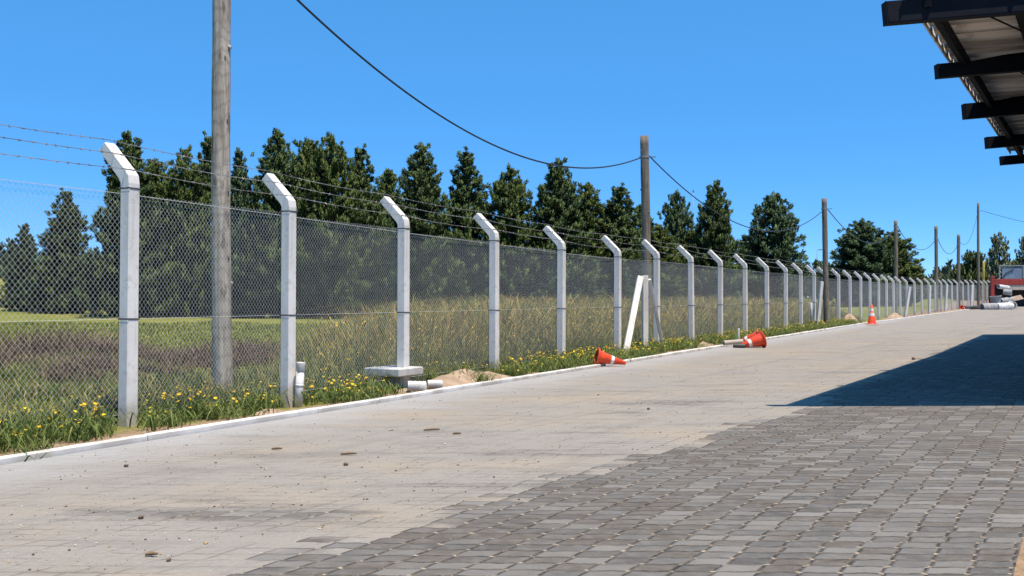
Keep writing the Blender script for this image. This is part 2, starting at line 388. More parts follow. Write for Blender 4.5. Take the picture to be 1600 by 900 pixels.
# ground: one sheet to the horizon, finer near the camera
ys = np.concatenate([np.arange(-12, 60, 0.6), np.arange(60, 150, 3), np.array([150, 170, 200, 260, 350, 500, 800, 1300, 2200, 3500])])
xs_off = np.concatenate([-np.array([3500, 2200, 1300, 800, 500, 300, 200, 140, 100, 75, 60, 50, 42, 36]), np.arange(-32, -4, 0.8), np.arange(-4, 0, 0.25), np.array([0, 0.02, 0.4, 1.5, 4, 8, 14, 25, 45, 80, 140, 250, 500, 1000, 2000, 3500])])
gv, gf = [], []
for y in ys:
    base = KX(min(y, 140))
    for xo in xs_off:
        x = base + xo
        gv.append((x, y, gz(x, y) if y < 140 else gz(min(x, 200), 139)))
nx = len(xs_off)
for j in range(len(ys) - 1):
    for i in range(nx - 1):
        gf.append((j * nx + i, j * nx + i + 1, (j + 1) * nx + i + 1, (j + 1) * nx + i))
gm = MB(); gm.v = gv; gm.f = gf
tag(gm.build('ground', M_FIELD, smooth=True), kind='structure')

# paved yard
pm = MB(); pys = list(np.arange(-12, 10, 0.5)) + list(np.arange(10, 60, 2.0)) + list(np.arange(60, 134, 4.0))
pv = []
for y in pys:
    xl = KX(y) + 0.04
    right = 2.33 + (y - 4.48) * 0.60 if 1.5 < y < 7.2 else 60 + max(0, y - 60)
    for k in range(9): pv.append((xl + (right - xl) * k / 8, y, rise(y)))
pf = [(j * 9 + i, j * 9 + i + 1, (j + 1) * 9 + i + 1, (j + 1) * 9 + i) for j in range(len(pys) - 1) for i in range(8)]
pm.v = pv; pm.f = pf
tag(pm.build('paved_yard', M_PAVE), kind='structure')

# kerb: metre-long whitewashed stones butted with small joints
km = MB(); y = -6.0; i = 0
while y < 110:
    L = 2.4; ey = y + 0.88 * L
    a = Vector((KX(y), y, rise(y))); b = Vector((KX(ey), ey, rise(ey)))
    d = (b - a); ln = d.length - 0.008; M3 = frame_from((0, 0, 1), d)
    jit = random.uniform(-0.004, 0.004)
    km.box((a + b) / 2 + Vector((-0.05, 0, -0.002 + jit)), (ln, 0.085, 0.11), M3, 0.010)
    y = ey; i += 1
tag(km.build('kerb', M_KERB), kind='structure')

# ------------------------------------------------------------------ shed canopy on the right, with an added unseen hall behind
SHX, SHY = -math.tan(R(90) - SUN_EL) * 0.69, math.tan(R(90) - SUN_EL) * 0.724     # ground shift of a shadow per metre of height
shed = empty('canopy_and_added_hall', (12, 14, 0), 'dark steel shed canopy with projecting black beams and corrugated metal roof sheets, plus an added unseen hall', 'building')
def child(o): 
    o.matrix_parent_inverse = Matrix.Translation(-Vector(shed.location)); return o
tips = [(1384, 38), (1465, 122), (1507, 186), (1542, 232), (1565, 258)]
B = 3.0; beams = []
for k, (px, py) in enumerate(tips):
    Yb = B * FPX / (HZ - py); Xb = (px - CX) / FPX * Yb
    ht = (0.245, 0.19, 0.255, 0.23, 0.20)[k]; Lb = 3.2; pitch = 0.085
    m = MB(); z0 = CAMH + B; c = Vector((Xb + Lb / 2, Yb, z0 + ht / 2 + pitch * Lb / 2))
    Mr = Matrix.Rotation(-math.atan(pitch), 3, 'Y')
    tf = 0.014; w = 0.12
    m.box(c, (Lb, 0.012, ht - 2 * tf - 0.001), Mr)
    m.box(c + Mr @ Vector((0, 0, ht / 2 - tf / 2)), (Lb, w, tf), Mr); m.box(c - Mr @ Vector((0, 0, ht / 2 - tf / 2)), (Lb, w, tf), Mr)
    m.box(c - Mr @ Vector((Lb / 2 + 0.005, 0, 0)), (0.008, w + 0.01, ht + 0.004), Mr)
    m.box(c - Mr @ Vector((0, w / 2, 0)), (Lb - 0.01, 0.006, ht - 2 * tf - 0.002), Mr)
    # haunch that deepens the beam away from its tip
    hv = []
    for yy in (-0.05, 0.05):
        hv += [(Xb + 0.45, Yb + yy, z0 + ht + pitch * 0.45 + 0.001), (Xb + 0.9, Yb + yy, z0 + ht + pitch * 0.9 + 0.05), (Xb + 2.0, Yb + yy, z0 + ht + pitch * 2.0 + 0.10), (Xb + 3.1, Yb + yy, z0 + ht + pitch * 3.1 + 0.12), (Xb + 3.1, Yb + yy, z0 + ht + pitch * 3.1 - 0.01)]
    if k in (1, 2): m.add(hv, [(0, 1, 2, 3, 4), (9, 8, 7, 6, 5), (0, 5, 6, 1), (1, 6, 7, 2), (2, 7, 8, 3)])
    child(m.build('beam', M_STEEL, shed)); beams.append((Xb, Yb, z0, ht))
# roof sheet: corrugations run along X between the eave line and the added hall
def eave(Y): return -2.14 + 0.619 * Y
z_sh = CAMH + B + 0.27
rm = MB(); Y0, Y1 = 10.42, 21.86; n = int((Y1 - Y0) / 0.05); vs = []; fs = []
for j in range(n + 1):
    Yc = Y0 + (Y1 - Y0) * j / n; ph = (j % 8); zz = (0, 0, 0, 0.005, 0.085, 0.09, 0.09, 0.01)[ph]
    xe = eave(Yc)
    for xo in (0, 1.2, 3.0): vs.append((xe + xo, Yc, z_sh + 0.085 * (xo + 0.65) + zz))
for j in range(n):
    for i in range(2): fs.append((j * 3 + i, j * 3 + i + 1, (j + 1) * 3 + i + 1, (j + 1) * 3 + i))
rm.add(vs, fs)
child(rm.build('roof_sheet', M_SHEET, shed))
# purlins and eave trim, bay by bay
for off, sz in ((0.22, (0.07, 0.17)), (1.15, (0.06, 0.15))):
    m = MB()
    a = Vector((eave(Y0) + off, Y0 + 0.02, z_sh + 0.085 * (off + 0.65) - sz[1] / 2 - 0.004)); b = Vector((eave(Y1) + off, Y1 - 0.02, a.z))
    m.box((a + b) / 2, ((b - a).length, sz[0], sz[1]), frame_from((0, 0, 1), b - a))
    child(m.build('purlin', M_STEEL, shed))
m = MB(); a = Vector((eave(Y0) - 0.02, Y0, z_sh + 0.045)); b = Vector((eave(Y1) - 0.02, Y1, z_sh + 0.045))
nseg = 9
for k in range(nseg):
    p = a.lerp(b, k / nseg); q = a.lerp(b, (k + 1) / nseg - 0.002)
    m.box((p + q) / 2, ((q - p).length, 0.02, 0.10), frame_from((0, 0, 1), q - p))
child(m.build('eave_trim', M_SHEET, shed))
m = MB()
for k in range(4):
    p = Vector(beams[k][:3]) + Vector((1.0, 0.1, 0.22)); q = Vector(beams[k + 1][:3]) + Vector((1.9, -0.1, 0.26))
    m.prism([p, q], 0.012, 6)
child(m.build('bracing_rod', M_STEEL, shed))
# hall out of view, added and sized so its eave throws the far part of the shade
HT = 8.5
def addedHallX(Y): return 0.582 * (Y + SHY * HT) - 3.1 - SHX * HT
HY0, HY1 = 11.6, 34.0 - SHY * HT
pl = [(addedHallX(HY0), HY0), (addedHallX(HY0) + 22, HY0), (addedHallX(HY1) + 12, HY1), (addedHallX(HY1), HY1)]
m = MB(); m.add([(x, y, 0) for x, y in pl] + [(x, y, HT - 0.25) for x, y in pl], [(0, 1, 5, 4), (1, 2, 6, 5), (2, 3, 7, 6), (3, 0, 4, 7)])
child(m.build('wall', M_WALL, shed))  # wall of the added hall, never in view
m = MB(); m.add([(x, y, HT - 0.25) for x, y in pl] + [(x, y, HT) for x, y in pl], [(3, 2, 1, 0), (4, 5, 6, 7), (0, 1, 5, 4), (1, 2, 6, 5), (2, 3, 7, 6), (3, 0, 4, 7)])
child(m.build('roof', M_STEEL, shed))  # roof of the added hall, there to cast the far shade

# ------------------------------------------------------------------ perimeter fence
fence = empty('perimeter_fence', (FX(20), 20, 0), 'long chain link fence on cranked concrete posts topped by three barbed wires', 'fence')
FINV = Matrix.Translation(-Vector(fence.location))
def fchild(o, inv=True):
    o.parent = fence; o.matrix_parent_inverse = FINV if inv else Matrix(); return o
PY = [7.1, 9.43, 11.5, 13.66, 16.04, 18.4, 21.0, 23.3, 25.8, 28.3, 30.9, 33.6, 36.3, 38.9, 41.4, 44.0]
while PY[-1] < 104: PY.append(PY[-1] + 2.5)
PH_ = {0: 2.44, 1: 2.44, 2: 2.40, 3: 2.35, 4: 2.32, 5: 2.28, 6: 2.26}
S = 0.132
def dirs(Y):
    d = Vector((FX(Y + 0.5) - FX(Y - 0.5), 1.0, 0)).normalized(); return d, Vector((d.y, -d.x, 0))   # along, towards road
def post_mesh(H):
    """local frame: x along fence, -y outward is +y here (away from the road)"""
    m = MB(); s = S / 2; b = 0.010
    def ring(c, t, sx, sy):      # chamfered square ring at c, tilted by t about x
        pr = [(-sx + b, -sy), (sx - b, -sy), (sx, -sy + b), (sx, sy - b), (sx - b, sy), (-sx + b, sy), (-sx, sy - b), (-sx, -sy + b)]
        return [Vector((x, y * math.cos(t), -y * math.sin(t))) + Vector(c) for x, y in pr]
    rings = [ring((0, 0, -0.3), 0, s * 1.04, s * 1.04), ring((0, 0, 1.0), 0, s, s), ring((0, 0, H - 0.05), 0, s, s), ring((0, 0.012, H + 0.005), R(23), s, s * 1.06),
             ring((0, 0.05, H + 0.05), R(45), s, s), ring((0, 0.33, H + 0.33), R(45), s * 0.96, s * 0.92), ring((0, 0.337, H + 0.337), R(45), s * 0.88, s * 0.84)]
    vs = [v for r_ in rings for v in r_]; fs = []
    for k in range(len(rings) - 1):
        for i in range(8):
            j = (i + 1) % 8; fs.append((k * 8 + i, k * 8 + j, k * 8 + 8 + j, k * 8 + 8 + i))
    fs.append(tuple(range(len(vs) - 8, len(vs)))); m.add(vs, fs); return m
def band_mesh(z):
    m = MB(); s = S / 2 + 0.004
    m.add([(x, y, zz) for zz in (z - 0.008, z + 0.008) for x, y in ((-s, -s), (s, -s), (s, s), (-s, s))], [(i, (i + 1) % 4, 4 + (i + 1) % 4, 4 + i) for i in range(4)])
    return m
posts = []
std_post = None; std_bands = {}
for i, Y in enumerate(PY):
    d, rd = dirs(Y); H = PH_.get(i, 2.31 + random.uniform(-0.02, 0.02)); base = Vector((FX(Y), Y, rise(Y) + 0.03))
    rz = math.atan2(d.y, d.x)
    if i in PH_: o = post_mesh(H).build('post', M_POST)
    else:
        if std_post is None: std_post = post_mesh(2.31).build('post', M_POST); o = std_post
        else: o = std_post.copy(); COL.objects.link(o)
    o.location = base - Vector(fence.location); o.rotation_euler = (R(random.uniform(-0.5, 0.5)), R(random.uniform(-0.5, 0.5)), rz)
    fchild(o, False); posts.append((o, Y, base, d, rd, H))
    if Y < 45:
        for z in (1.06, H - 0.10):
            bb = band_mesh(z).build('tie_band', M_TIE); bb.parent = o
# exposed footing slab under the fourth post
o3 = posts[3][0]
m = MB(); m.box((-0.04, 0.13, 0.225), (0.62, 0.60, 0.11), None, 0.012); m.build('footing_slab', M_SLAB, o3)
m = MB(); m.box((0.0, 0.08, 0.04), (0.26, 0.26, 0.24), None, 0.01); m.build('footing_stem', M_GREYP, o3)  # stem coloured darker than the slab, standing in for the shade beneath it

# mesh panels: woven zigzag wires, one panel to each bay
def panel_mesh(L, H, pitch, r, sides=4):
    nw = max(2, int(round(2 * L / pitch))); pw = L / nw; nz = int(H / pitch) * 2; dz = H / nz
    V = []; F = []
    for w in range(nw + 1):
        x0 = w * pw
        ring = []
        sgn0 = 1 if w % 2 == 0 else -1
        for k in range(nz + 1):
            sx = (1 if k % 2 == 0 else -1) * pw * 0.5 * sgn0 * 1.02
            x = min(max(x0 + sx, 0), L); yb = 0.0022 * (1 if (k % 2) else -1)
            z = k * dz
            for q in range(sides):
                an = math.pi * 2 * (q + 0.5) / sides
                V.append((x + r * math.cos(an), yb + r * math.sin(an), z))
        o = w * (nz + 1) * sides
        for k in range(nz):
            for q in range(sides):
                F.append((o + k * sides + q, o + k * sides + (q + 1) % sides, o + (k + 1) * sides + (q + 1) % sides, o + (k + 1) * sides + q))
    return np.array(V), np.array(F)
pan_me = {}
for i in range(len(PY) - 1):
    A, Bp = posts[i][2], posts[i + 1][2]; d, rd = posts[i][3], posts[i][4]
    off = rd * -(S / 2 + 0.012); a = A + off; b = Bp + off; ln = (b - a).length
    key = 'near' if PY[i] < 30 else 'far'
    if key not in pan_me:
        V, F = panel_mesh(2.8, 2.13, 0.059, 0.0016 if key == 'near' else 0.0012, 4 if key == 'near' else 3)
        o = npmesh('mesh_panel', V, F, M_WIRE); pan_me[key] = o.data
    else: o = link('mesh_panel', pan_me[key])
    Ha = posts[i][5]; o.location = a + Vector((0, 0, 0.02)) - Vector(fence.location)
    dd = b - a; o.rotation_euler = (0, -math.atan2(dd.z, dd.xy.length), math.atan2(dd.y, dd.x)); o.scale = (ln / 2.8, 1, (Ha - 0.16) / 2.13)
    fchild(o, False)
# barbed strands and the plain straining wires
def arm_pt(p, s):
    o, Y, base, d, rd, H = p; out = -rd
    q = base + Vector((0, 0, H)) + (out * 0.03 + Vector((0, 0, 0.05))) * 1.0 + (out * 0.33 + Vector((0, 0, 0.33))) * s
    return q + (rd * 0.7 + Vector((0, 0, 0.7))) * (S * 0.45)
for s in (0.0, 0.5, 0.96):
    m = MB(); pts = [arm_pt(p, s) for p in posts]
    for i in range(len(pts) - 1):
        a, b = pts[i], pts[i + 1]; seg = []
        nsub = 6 if PY[i] < 40 else 2
        for k in range(nsub + 1):
            t = k / nsub; q = a.lerp(b, t); q.z -= 0.045 * 4 * t * (1 - t) * (0.6 + 0.4 * math.sin(i * 3 + s * 7)); seg.append(q)
        m.prism(seg, 0.0042 if PY[i] < 30 else 0.005, 4, False)
        if PY[i] < 45:
            nb = int((b - a).length / 0.125)
            for k in range(nb):
                t = (k + random.uniform(0.3, 0.7)) / nb; q = a.lerp(b, t); q.z -= 0.045 * 4 * t * (1 - t) * (0.6 + 0.4 * math.sin(i * 3 + s * 7))
                for _ in range(2):
                    v = Vector((random.uniform(-1, 1), random.uniform(-1, 1), random.uniform(-1, 1))).normalized() * 0.017
                    m.prism([q - v, q + v], 0.0024, 3, False)
                m.prism([q - d * 0.010, q + d * 0.010], 0.0065, 5, True)
    fchild(m.build('barbed_wire', M_BARB))
for z, r in ((1.06, 0.0026), (2.14, 0.003), (0.12, 0.0024)):
    m = MB()
    for i in range(len(posts) - 1):
        a = posts[i][2] - posts[i][4] * (S / 2 + 0.006); b = posts[i + 1][2] - posts[i + 1][4] * (S / 2 + 0.006)
        za = z if z < 2 else posts[i][5] - 0.145; zb = z if z < 2 else posts[i + 1][5] - 0.145
        m.prism([a + Vector((0, 0, za)), b + Vector((0, 0, zb))], r, 4, False)
    fchild(m.build('straining_wire', M_WIRE))
# diagonal props
def prop(p, q, w, mat=M_POST, name='brace', lab=None):
    p, q = Vector(p), Vector(q); m = MB(); dd = q - p
    m.box((p + q) / 2, (w, w, dd.length), frame_from(dd, (1, 0.2, 0)), 0.008)
    o = fchild(m.build(name, mat)); 
    if lab: o['label'] = lab
    return o
top = at(1004, 432, 22.0)
prop(at(975, 563, 20.7), top + Vector((-0.06, -0.05, -0.02)), 0.135)
prop(Vector((top.x + 0.06, top.y + 0.05, 0.0)), top + Vector((0.06, 0.05, 0.02)), 0.125, M_POST, 'strut_post')
prop(at(1037, 550, 22.9), top + Vector((0.17, 0.07, -0.06)), 0.07)
for (ax, ay), (bx, by), Y, w in (((1284, 440), (1277, 514), 41.0, 0.13), ((1421.5, 448), (1414, 496), 62.0, 0.16), ((1453, 446), (1452, 488), 72.5, 0.15), ((1479.5, 444), (1477, 484), 81, 0.17), ((1519, 445), (1517.5, 476), 93, 0.2), ((1549.5, 446), (1549, 475), 101, 0.22)):
    g = at(bx, by, Y); g.z = rise(Y) - 0.02
    prop(g, at(ax, ay, Y), w)

# ------------------------------------------------------------------ utility poles and their cables
poles = []
def pole(px, pyb, Y, H, rb, rt, label, clamp_py=None, lean=0.0):
    g = at(px, pyb, Y); base = Vector((g.x, Y, gz(g.x, Y) if g.x < KX(Y) else rise(Y)))
    o = empty('utility_pole', base, label, 'utility pole', 'wooden utility poles along the fence')
    m = MB(); n = 26; pts = []; rad = []
    for k in range(n + 1):
        t = k / n; pts.append((lean * t + 0.012 * math.sin(t * 5 + px), 0.010 * math.sin(t * 7 + px), -0.4 + (H + 0.4) * t)); rad.append((rb + (rt - rb) * t) * (1 + 0.02 * math.sin(t * 41 + px)))
    m.prism(pts, rad, 18); wd = M_WOOD if Y < 20 else M_WOOD2; s = m.build('shaft', wd, o, True)
    if Y < 30:
        for k in range(6):
            kn = MB()
            z = random.uniform(0.8, H - 0.4); an = random.uniform(0, 6.28); t = z / H; rr = rb + (rt - rb) * t
            p = Vector((math.cos(an) * rr * 0.9 + lean * t, math.sin(an) * rr * 0.9, z)); e = Vector((math.cos(an), math.sin(an), 0.25)) * rr * 0.26
            kn.prism([p, p + e * 0.7, p + e], [0.035, 0.026, 0.012], 8)
            kn.build('branch_stub', wd, o, True)
    if clamp_py is not None:
        zc = at(px, clamp_py, Y).z - base.z; m = MB(); rr = rb + (rt - rb) * zc / H
        m.lathe([(rr * 1.02, -0.035), (rr * 1.09, -0.035), (rr * 1.09, 0.035), (rr * 1.02, 0.035)], Matrix.Translation((lean * zc / H, 0, zc)), 18, True)
        m.box((rr + 0.07, 0, zc), (0.12, 0.03, 0.03)); m.box((-rr - 0.05, 0, zc), (0.09, 0.03, 0.03))
        m.build('cable_clamp', M_GRAYF, o)
    poles.append((o, px, Y, H)); return o
pole(348, 620, 12.6, 7.2, 0.128, 0.112, 'tall weathered wooden pole behind the nearest fence bays, cut off by the top edge', None, -0.035)
pole(1011, 540, 27.0, 5.87, 0.135, 0.118, 'wooden pole with flat top where the long cable sags down from upper left', 245, -0.06)
pole(1292, 512, 43.0, 5.74, 0.130, 0.112, 'wooden pole in front of a white leaning brace, between two pines', 326, -0.12)
pole(1400, 495, 66.0, 6.58, 0.135, 0.115, 'wooden pole rising before the dark round pine behind the far fence', 354, 0)
pole(1463, 490, 79.0, 7.0, 0.150, 0.13, 'wooden pole standing alone against sky beyond the round pine', 373, 0)
pole(1498, 484, 87.5, 6.75, 0.155, 0.14, 'shortest far wooden pole, next to the tall thin one at fence end', 383, 0)
pole(1529, 476, 96.0, 10.4, 0.14, 0.11, 'tall thin dark pole at the far end with cable running out right', 330, 0)

def cable(pxs, A, Bv, r, label, name='overhead_cable'):
    """A, Bv: (px, Y); the plan line joins them; heights are a parabola fitted through the sightings"""
    PA = at(A[0], HZ, A[1]); PB = at(Bv[0], HZ, Bv[1]); T = []; Hh = []
    for px, py in pxs:
        k = (px - CX) / FPX     # X = k Y
        dX, dY = PB.x - PA.x, PB.y - PA.y
        t = (k * PA.y - PA.x) / (dX - k * dY); T.append(t); Y = PA.y + dY * t; Hh.append(CAMH + (HZ - py) / FPX * Y)
    c = np.polyfit(T, Hh, 2 if len(T) < 6 else 3)
    t0, t1 = min(T[0], 0) if label.startswith('thick') else T[0], T[-1]; pts = []
    for k in range(49):
        t = t0 + (t1 - t0) * k / 48; pts.append((PA.x + (PB.x - PA.x) * t, PA.y + (PB.y - PA.y) * t, float(np.polyval(c, t))))
    m = MB(); m.prism(pts, r, 6); tag(m.build(name, M_CABLE, None, True), label, 'cable', 'overhead cables')
cable([(470, 0), (530, 62), (600, 122), (680, 175), (760, 219), (820, 243), (880, 260), (920, 264), (960, 259), (1002, 245)], (348, 12.6), (1006, 27.0), 0.018, 'thick black cable sagging across the sky from the top edge')
cable([(1014, 243), (1060, 286), (1110, 326), (1150, 348), (1195, 361), (1240, 356), (1284, 331)], (1013, 27.0), (1285, 43.0), 0.018, 'black cable drooping in front of the two lone pines')
cable([(1293, 325), (1315, 354), (1340, 372), (1365, 379), (1385, 373), (1398, 357)], (1293, 43.0), (1398, 66), 0.020, 'cable drooping in front of the dark round pine')
cable([(1403, 355), (1420, 377), (1438, 391), (1452, 387), (1461, 375)], (1403, 66), (1461, 79), 0.022, 'cable drooping against sky just right of the round pine')
cable([(1465, 372), (1476, 392), (1487, 396), (1496, 384)], (1465, 79), (1497, 87.5), 0.022, 'shortest cable, dipping between the two far stubby poles')
cable([(1500, 378), (1511, 378), (1520, 366), (1527, 336)], (1500, 87.5), (1528, 96), 0.018, 'thin cable climbing to the top of the tall thin pole')
cable([(1533, 329), (1565, 337), (1600, 347), (1690, 362)], (1533, 96), (1720, 110), 0.022, 'cable running from the tall thin pole to the right edge')

# ------------------------------------------------------------------ trees
NRM = [None]
def needles(C, AX, LEN, cols, per, spread, wid, rgen):
    """tufts of needle blades round axes: C, AX, LEN arrays -> quads"""
    n = len(C); idx = np.repeat(np.arange(n), per); N = len(idx)
    ax = AX[idx]; L = LEN[idx][:, None]
    tmp = rgen.normal(size=(N, 3)); rad = tmp - ax * (tmp * ax).sum(1)[:, None]; rad /= np.linalg.norm(rad, axis=1)[:, None] + 1e-9
    s = rgen.uniform(0, 0.75, (N, 1)); phi = rgen.uniform(spread[0], spread[1], (N, 1)) * (1 - 0.55 * s)
    d = ax * np.cos(phi) + rad * np.sin(phi)
    base = C[idx] + ax * L * s + rad * 0.04; ln = L * rgen.uniform(0.34, 0.56, (N, 1)); tip = base + d * ln
    side = np.cross(d, rgen.normal(size=(N, 3))); side /= np.linalg.norm(side, axis=1)[:, None] + 1e-9
    w = wid * rgen.uniform(0.7, 1.3, (N, 1)); mid = base + d * ln * 0.5
    V = np.stack([base, mid + side * w, tip, mid - side * w], 1).reshape(-1, 3)
    cen = np.repeat(C[idx] + ax * L * 0.35, 4, 0); NRM[0] = V - cen + np.repeat(ax * L * 0.35, 4, 0); NRM[0] /= np.linalg.norm(NRM[0], axis=1)[:, None] + 1e-9
    F = np.arange(N * 4).reshape(-1, 4)
    tint = np.repeat(cols[idx] * rgen.uniform(0.75, 1.25, (N, 1)), 4, 0)
    return V, F, tint
def make_pine(seed, H, Rr, tone, per=84, lowest=0.02, prof=0.80, open_=0.0, wid=0.024):
    g = np.random.default_rng(seed); C, A, L, K = [], [], [], []; tr = MB()
    tr.prism([(0, 0, -0.3), (0.05 * g.normal(), 0.05, H * 0.35), (0.08 * g.normal(), 0.08 * g.normal(), H * 0.7), (0, 0, H * 0.97)], [0.22, 0.16, 0.09, 0.02], 9)
    z = H * lowest; tot = 0
    while z < H * 0.97:
        t = z / H; rmax = Rr * (1 - t) ** (prof - 0.12) * (1 if t < 0.78 else ((1 - t) / 0.22) ** 0.5) * (0.80 + 0.20 * min(1, t / 0.18)) + 0.14
        nb = int(g.integers(7, 10)) if t < 0.85 else int(g.integers(4, 6)); ph = g.uniform(0, 6.28)
        for k in range(nb):
            an = ph + 6.283 * k / nb + g.normal() * 0.28; bl = rmax * g.uniform(0.66, 1.10); up = 0.18 + 0.55 * t + g.normal() * 0.08
            if g.random() < open_: continue
            dr = np.array([math.cos(an), math.sin(an), up]); dr /= np.linalg.norm(dr)
            p0 = np.array([0, 0, z])
            if bl > 0.9: tr.prism([tuple(p0), tuple(p0 + dr * bl * 0.55), tuple(p0 + dr * bl * 0.92 + np.array([0, 0, 0.1]))], [0.035, 0.024, 0.01], 4, False)
            br = np.clip(g.normal(0, 0.16), -0.35, 0.45)
            ntf = max(2, int(bl / 0.24))
            for q in range(ntf):
                f = 1.0 if q == 0 else g.uniform(0.25, 0.98)
                c = p0 + dr * bl * f + g.normal(size=3) * (0.06 if q == 0 else 0.22)
                ax = dr * 0.75 + np.array([0, 0, 0.75]) + g.normal(size=3) * 0.25; ax /= np.linalg.norm(ax)
                ln = g.uniform(0.46, 0.88) * (0.55 + 0.45 * (1 - t)); c = c - ax * ln * 0.45
                C.append(c); A.append(ax); L.append(ln)
                w = np.clip(0.5 + br + g.normal(0, 0.14), 0, 1); K.append(np.array(tone[0]) * (1 - w) + np.array(tone[1]) * w)
        z += 0.33 + 0.10 * g.random()
    for q in range(9): C.append(np.array([0.05 * g.normal(), 0.05 * g.normal(), H - 1.75 + 0.15 * q])); A.append(np.array([0.12 * g.normal(), 0.12 * g.normal(), 1.0])); L.append(0.75 - 0.03 * q); K.append(np.array(tone[1]))
    V, F, T = needles(np.array(C), np.array(A), np.array(L), np.array(K), per, (0.30, 1.25), wid, g)
    return V, F, T, tr, NRM[0]
PT = ((0.042, 0.076, 0.025), (0.132, 0.188, 0.064)); PT2 = ((0.052, 0.088, 0.023), (0.155, 0.202, 0.054)); PT3 = ((0.041, 0.081, 0.038), (0.112, 0.176, 0.082)); PALE = ((0.085, 0.110, 0.070), (0.15, 0.18, 0.11))
VAR = [dict(seed=1, H=11, Rr=2.5, tone=PT), dict(seed=2, H=11, Rr=2.1, tone=PT2, prof=0.62), dict(seed=3, H=11, Rr=2.9, tone=PT, prof=0.8), dict(seed=4, H=11, Rr=2.3, tone=PT3, prof=0.9), dict(seed=5, H=11, Rr=3.1, tone=PT2, prof=0.6), dict(seed=6, H=9, Rr=2.9, tone=PT3, prof=0.55, open_=0.06)]
tree_me = {}
def tree(v, px, pyt, Y, halfw, label, group='pines behind the fence', rz=0.0, name='pine_tree'):
    p = at(px, HZ, Y); b = gz(p.x, Y); H = at(px, pyt, Y).z - b; o = empty(name, (p.x, Y, b), label, 'tree', group, rz)
    if v not in tree_me:
        V, F, T, tr, nn = make_pine(**VAR[v]); c = npmesh('crown', V, F, M_LEAF, T, o, False, nn); k = tr.build('trunk', M_BARK, o); tree_me[v] = (c.data, k.data)
    else: link('crown', tree_me[v][0], o); link('trunk', tree_me[v][1], o)
    kw = VAR[v]; sx = 1.08 * (halfw / FPX * Y) / kw['Rr']; o.scale = (sx, sx, H / kw['H']); return o
TREES = [
 (3, 38, 350, 66, 34, 'smallest pine at far left, standing low beside the field'),
 (0, 103, 298, 64, 52, 'pine with lone pointed top left of the nearest fence post'),
 (2, 200, 203, 60, 70, 'tall pine rising just behind the nearest fence post'),
 (1, 243, 246, 67, 48, 'narrow pine in the gap between nearest post and tall weathered pole'),
 (4, 288, 233, 62, 52, 'pine directly left of the tall weathered pole'),
 (0, 326, 212, 66, 50, 'pine half hidden by the tall weathered pole'),
 (3, 374, 234, 61, 44, 'pine directly right of the tall weathered pole'),
 (2, 433, 201, 60, 66, 'tallest pine of the row, above the second fence post'),
 (1, 480, 214, 66, 50, 'slim pine between the tallest pine and its dense neighbour'),
 (4, 517, 212, 59, 62, 'dense pine midway between second and third fence posts'),
 (0, 563, 231, 63, 52, 'pine left of the pale small one, with sloping right side'),
 (1, 606, 262, 78, 40, 'paler small pine in the dip behind the third fence post'),
 (2, 658, 221, 60, 66, 'broad tall pine right of the third fence post'),
 (0, 728, 236, 62, 58, 'pine above the fourth fence post'),
 (4, 797, 263, 61, 58, 'pine in the low dip left of the fifth fence post'),
 (2, 872, 246, 61, 66, 'pine whose top touches the lowest point of the long cable'),
 (1, 918, 284, 66, 48, 'short pine just below the long cable near the second pole'),
 (0, 968, 291, 66, 56, 'bright green pine immediately left of the flat topped pole'),
 (3, 1003, 318, 78, 44, 'pine hidden behind the flat topped pole'),
 (5, 1056, 301, 76, 40, 'open pine with round head right of the flat topped pole'),
 (4, 1030, 352, 68, 48, 'low bushy pine filling the space under the flat topped pole'),
 (1, 1085, 358, 74, 46, 'low bright pine between the open pine and first lone pine'),
 (2, 1118, 281, 72, 50, 'lone conical pine left of the drooping cable'),
 (5, 1208, 304, 80, 56, 'lone broad pine crossed by the drooping cable, before the third pole'),
 (1, 1165, 372, 84, 30, 'small low pine in the gap between the two lone pines'),
 (5, 1347, 345, 98, 58, 'dark round pine between third and fourth poles'),
 (4, 1395, 362, 100, 52, 'rounded pine flank behind the fourth pole'),
]
for k, (v, px, pyt, Y, hw, lab) in enumerate(TREES): tree(v, px, pyt, Y, hw, lab, rz=k * 1.7)
# leafy trees by the far yard
VAR.append(dict(seed=11, H=6, Rr=2.2, tone=((0.12, 0.16, 0.08), (0.25, 0.30, 0.18)), prof=0.35, open_=0.35, per=34, wid=0.055))
VAR.append(dict(seed=12, H=4, Rr=2.6, tone=((0.07, 0.11, 0.035), (0.16, 0.20, 0.07)), prof=0.4, per=34, wid=0.06))
tree(6, 1562, 369, 135, 18, 'pale loose poplar above the red steel frame', 'leafy trees beyond the yard', 0.3, 'leafy_tree')
tree(6, 1601, 374, 135, 14, 'leafy tree cut off by the right edge', 'leafy trees beyond the yard', 1.9, 'leafy_tree')
tree(7, 1524, 399, 128, 20, 'rounded green bush behind the tall thin pole', 'leafy trees beyond the yard', 0.9, 'leafy_tree')
tree(7, 1505, 418, 132, 22, 'low dark bush behind the shortest far pole', 'leafy trees beyond the yard', 2.2, 'leafy_tree')
tree(7, 1582, 412, 150, 32, 'wide low tree mass behind the pale poplar', 'leafy trees beyond the yard', 2.9, 'leafy_tree')
tree(7, 1290, 415, 150, 16, 'tiny far bush beside the third pole', 'leafy trees beyond the yard', 2.0, 'leafy_tree')

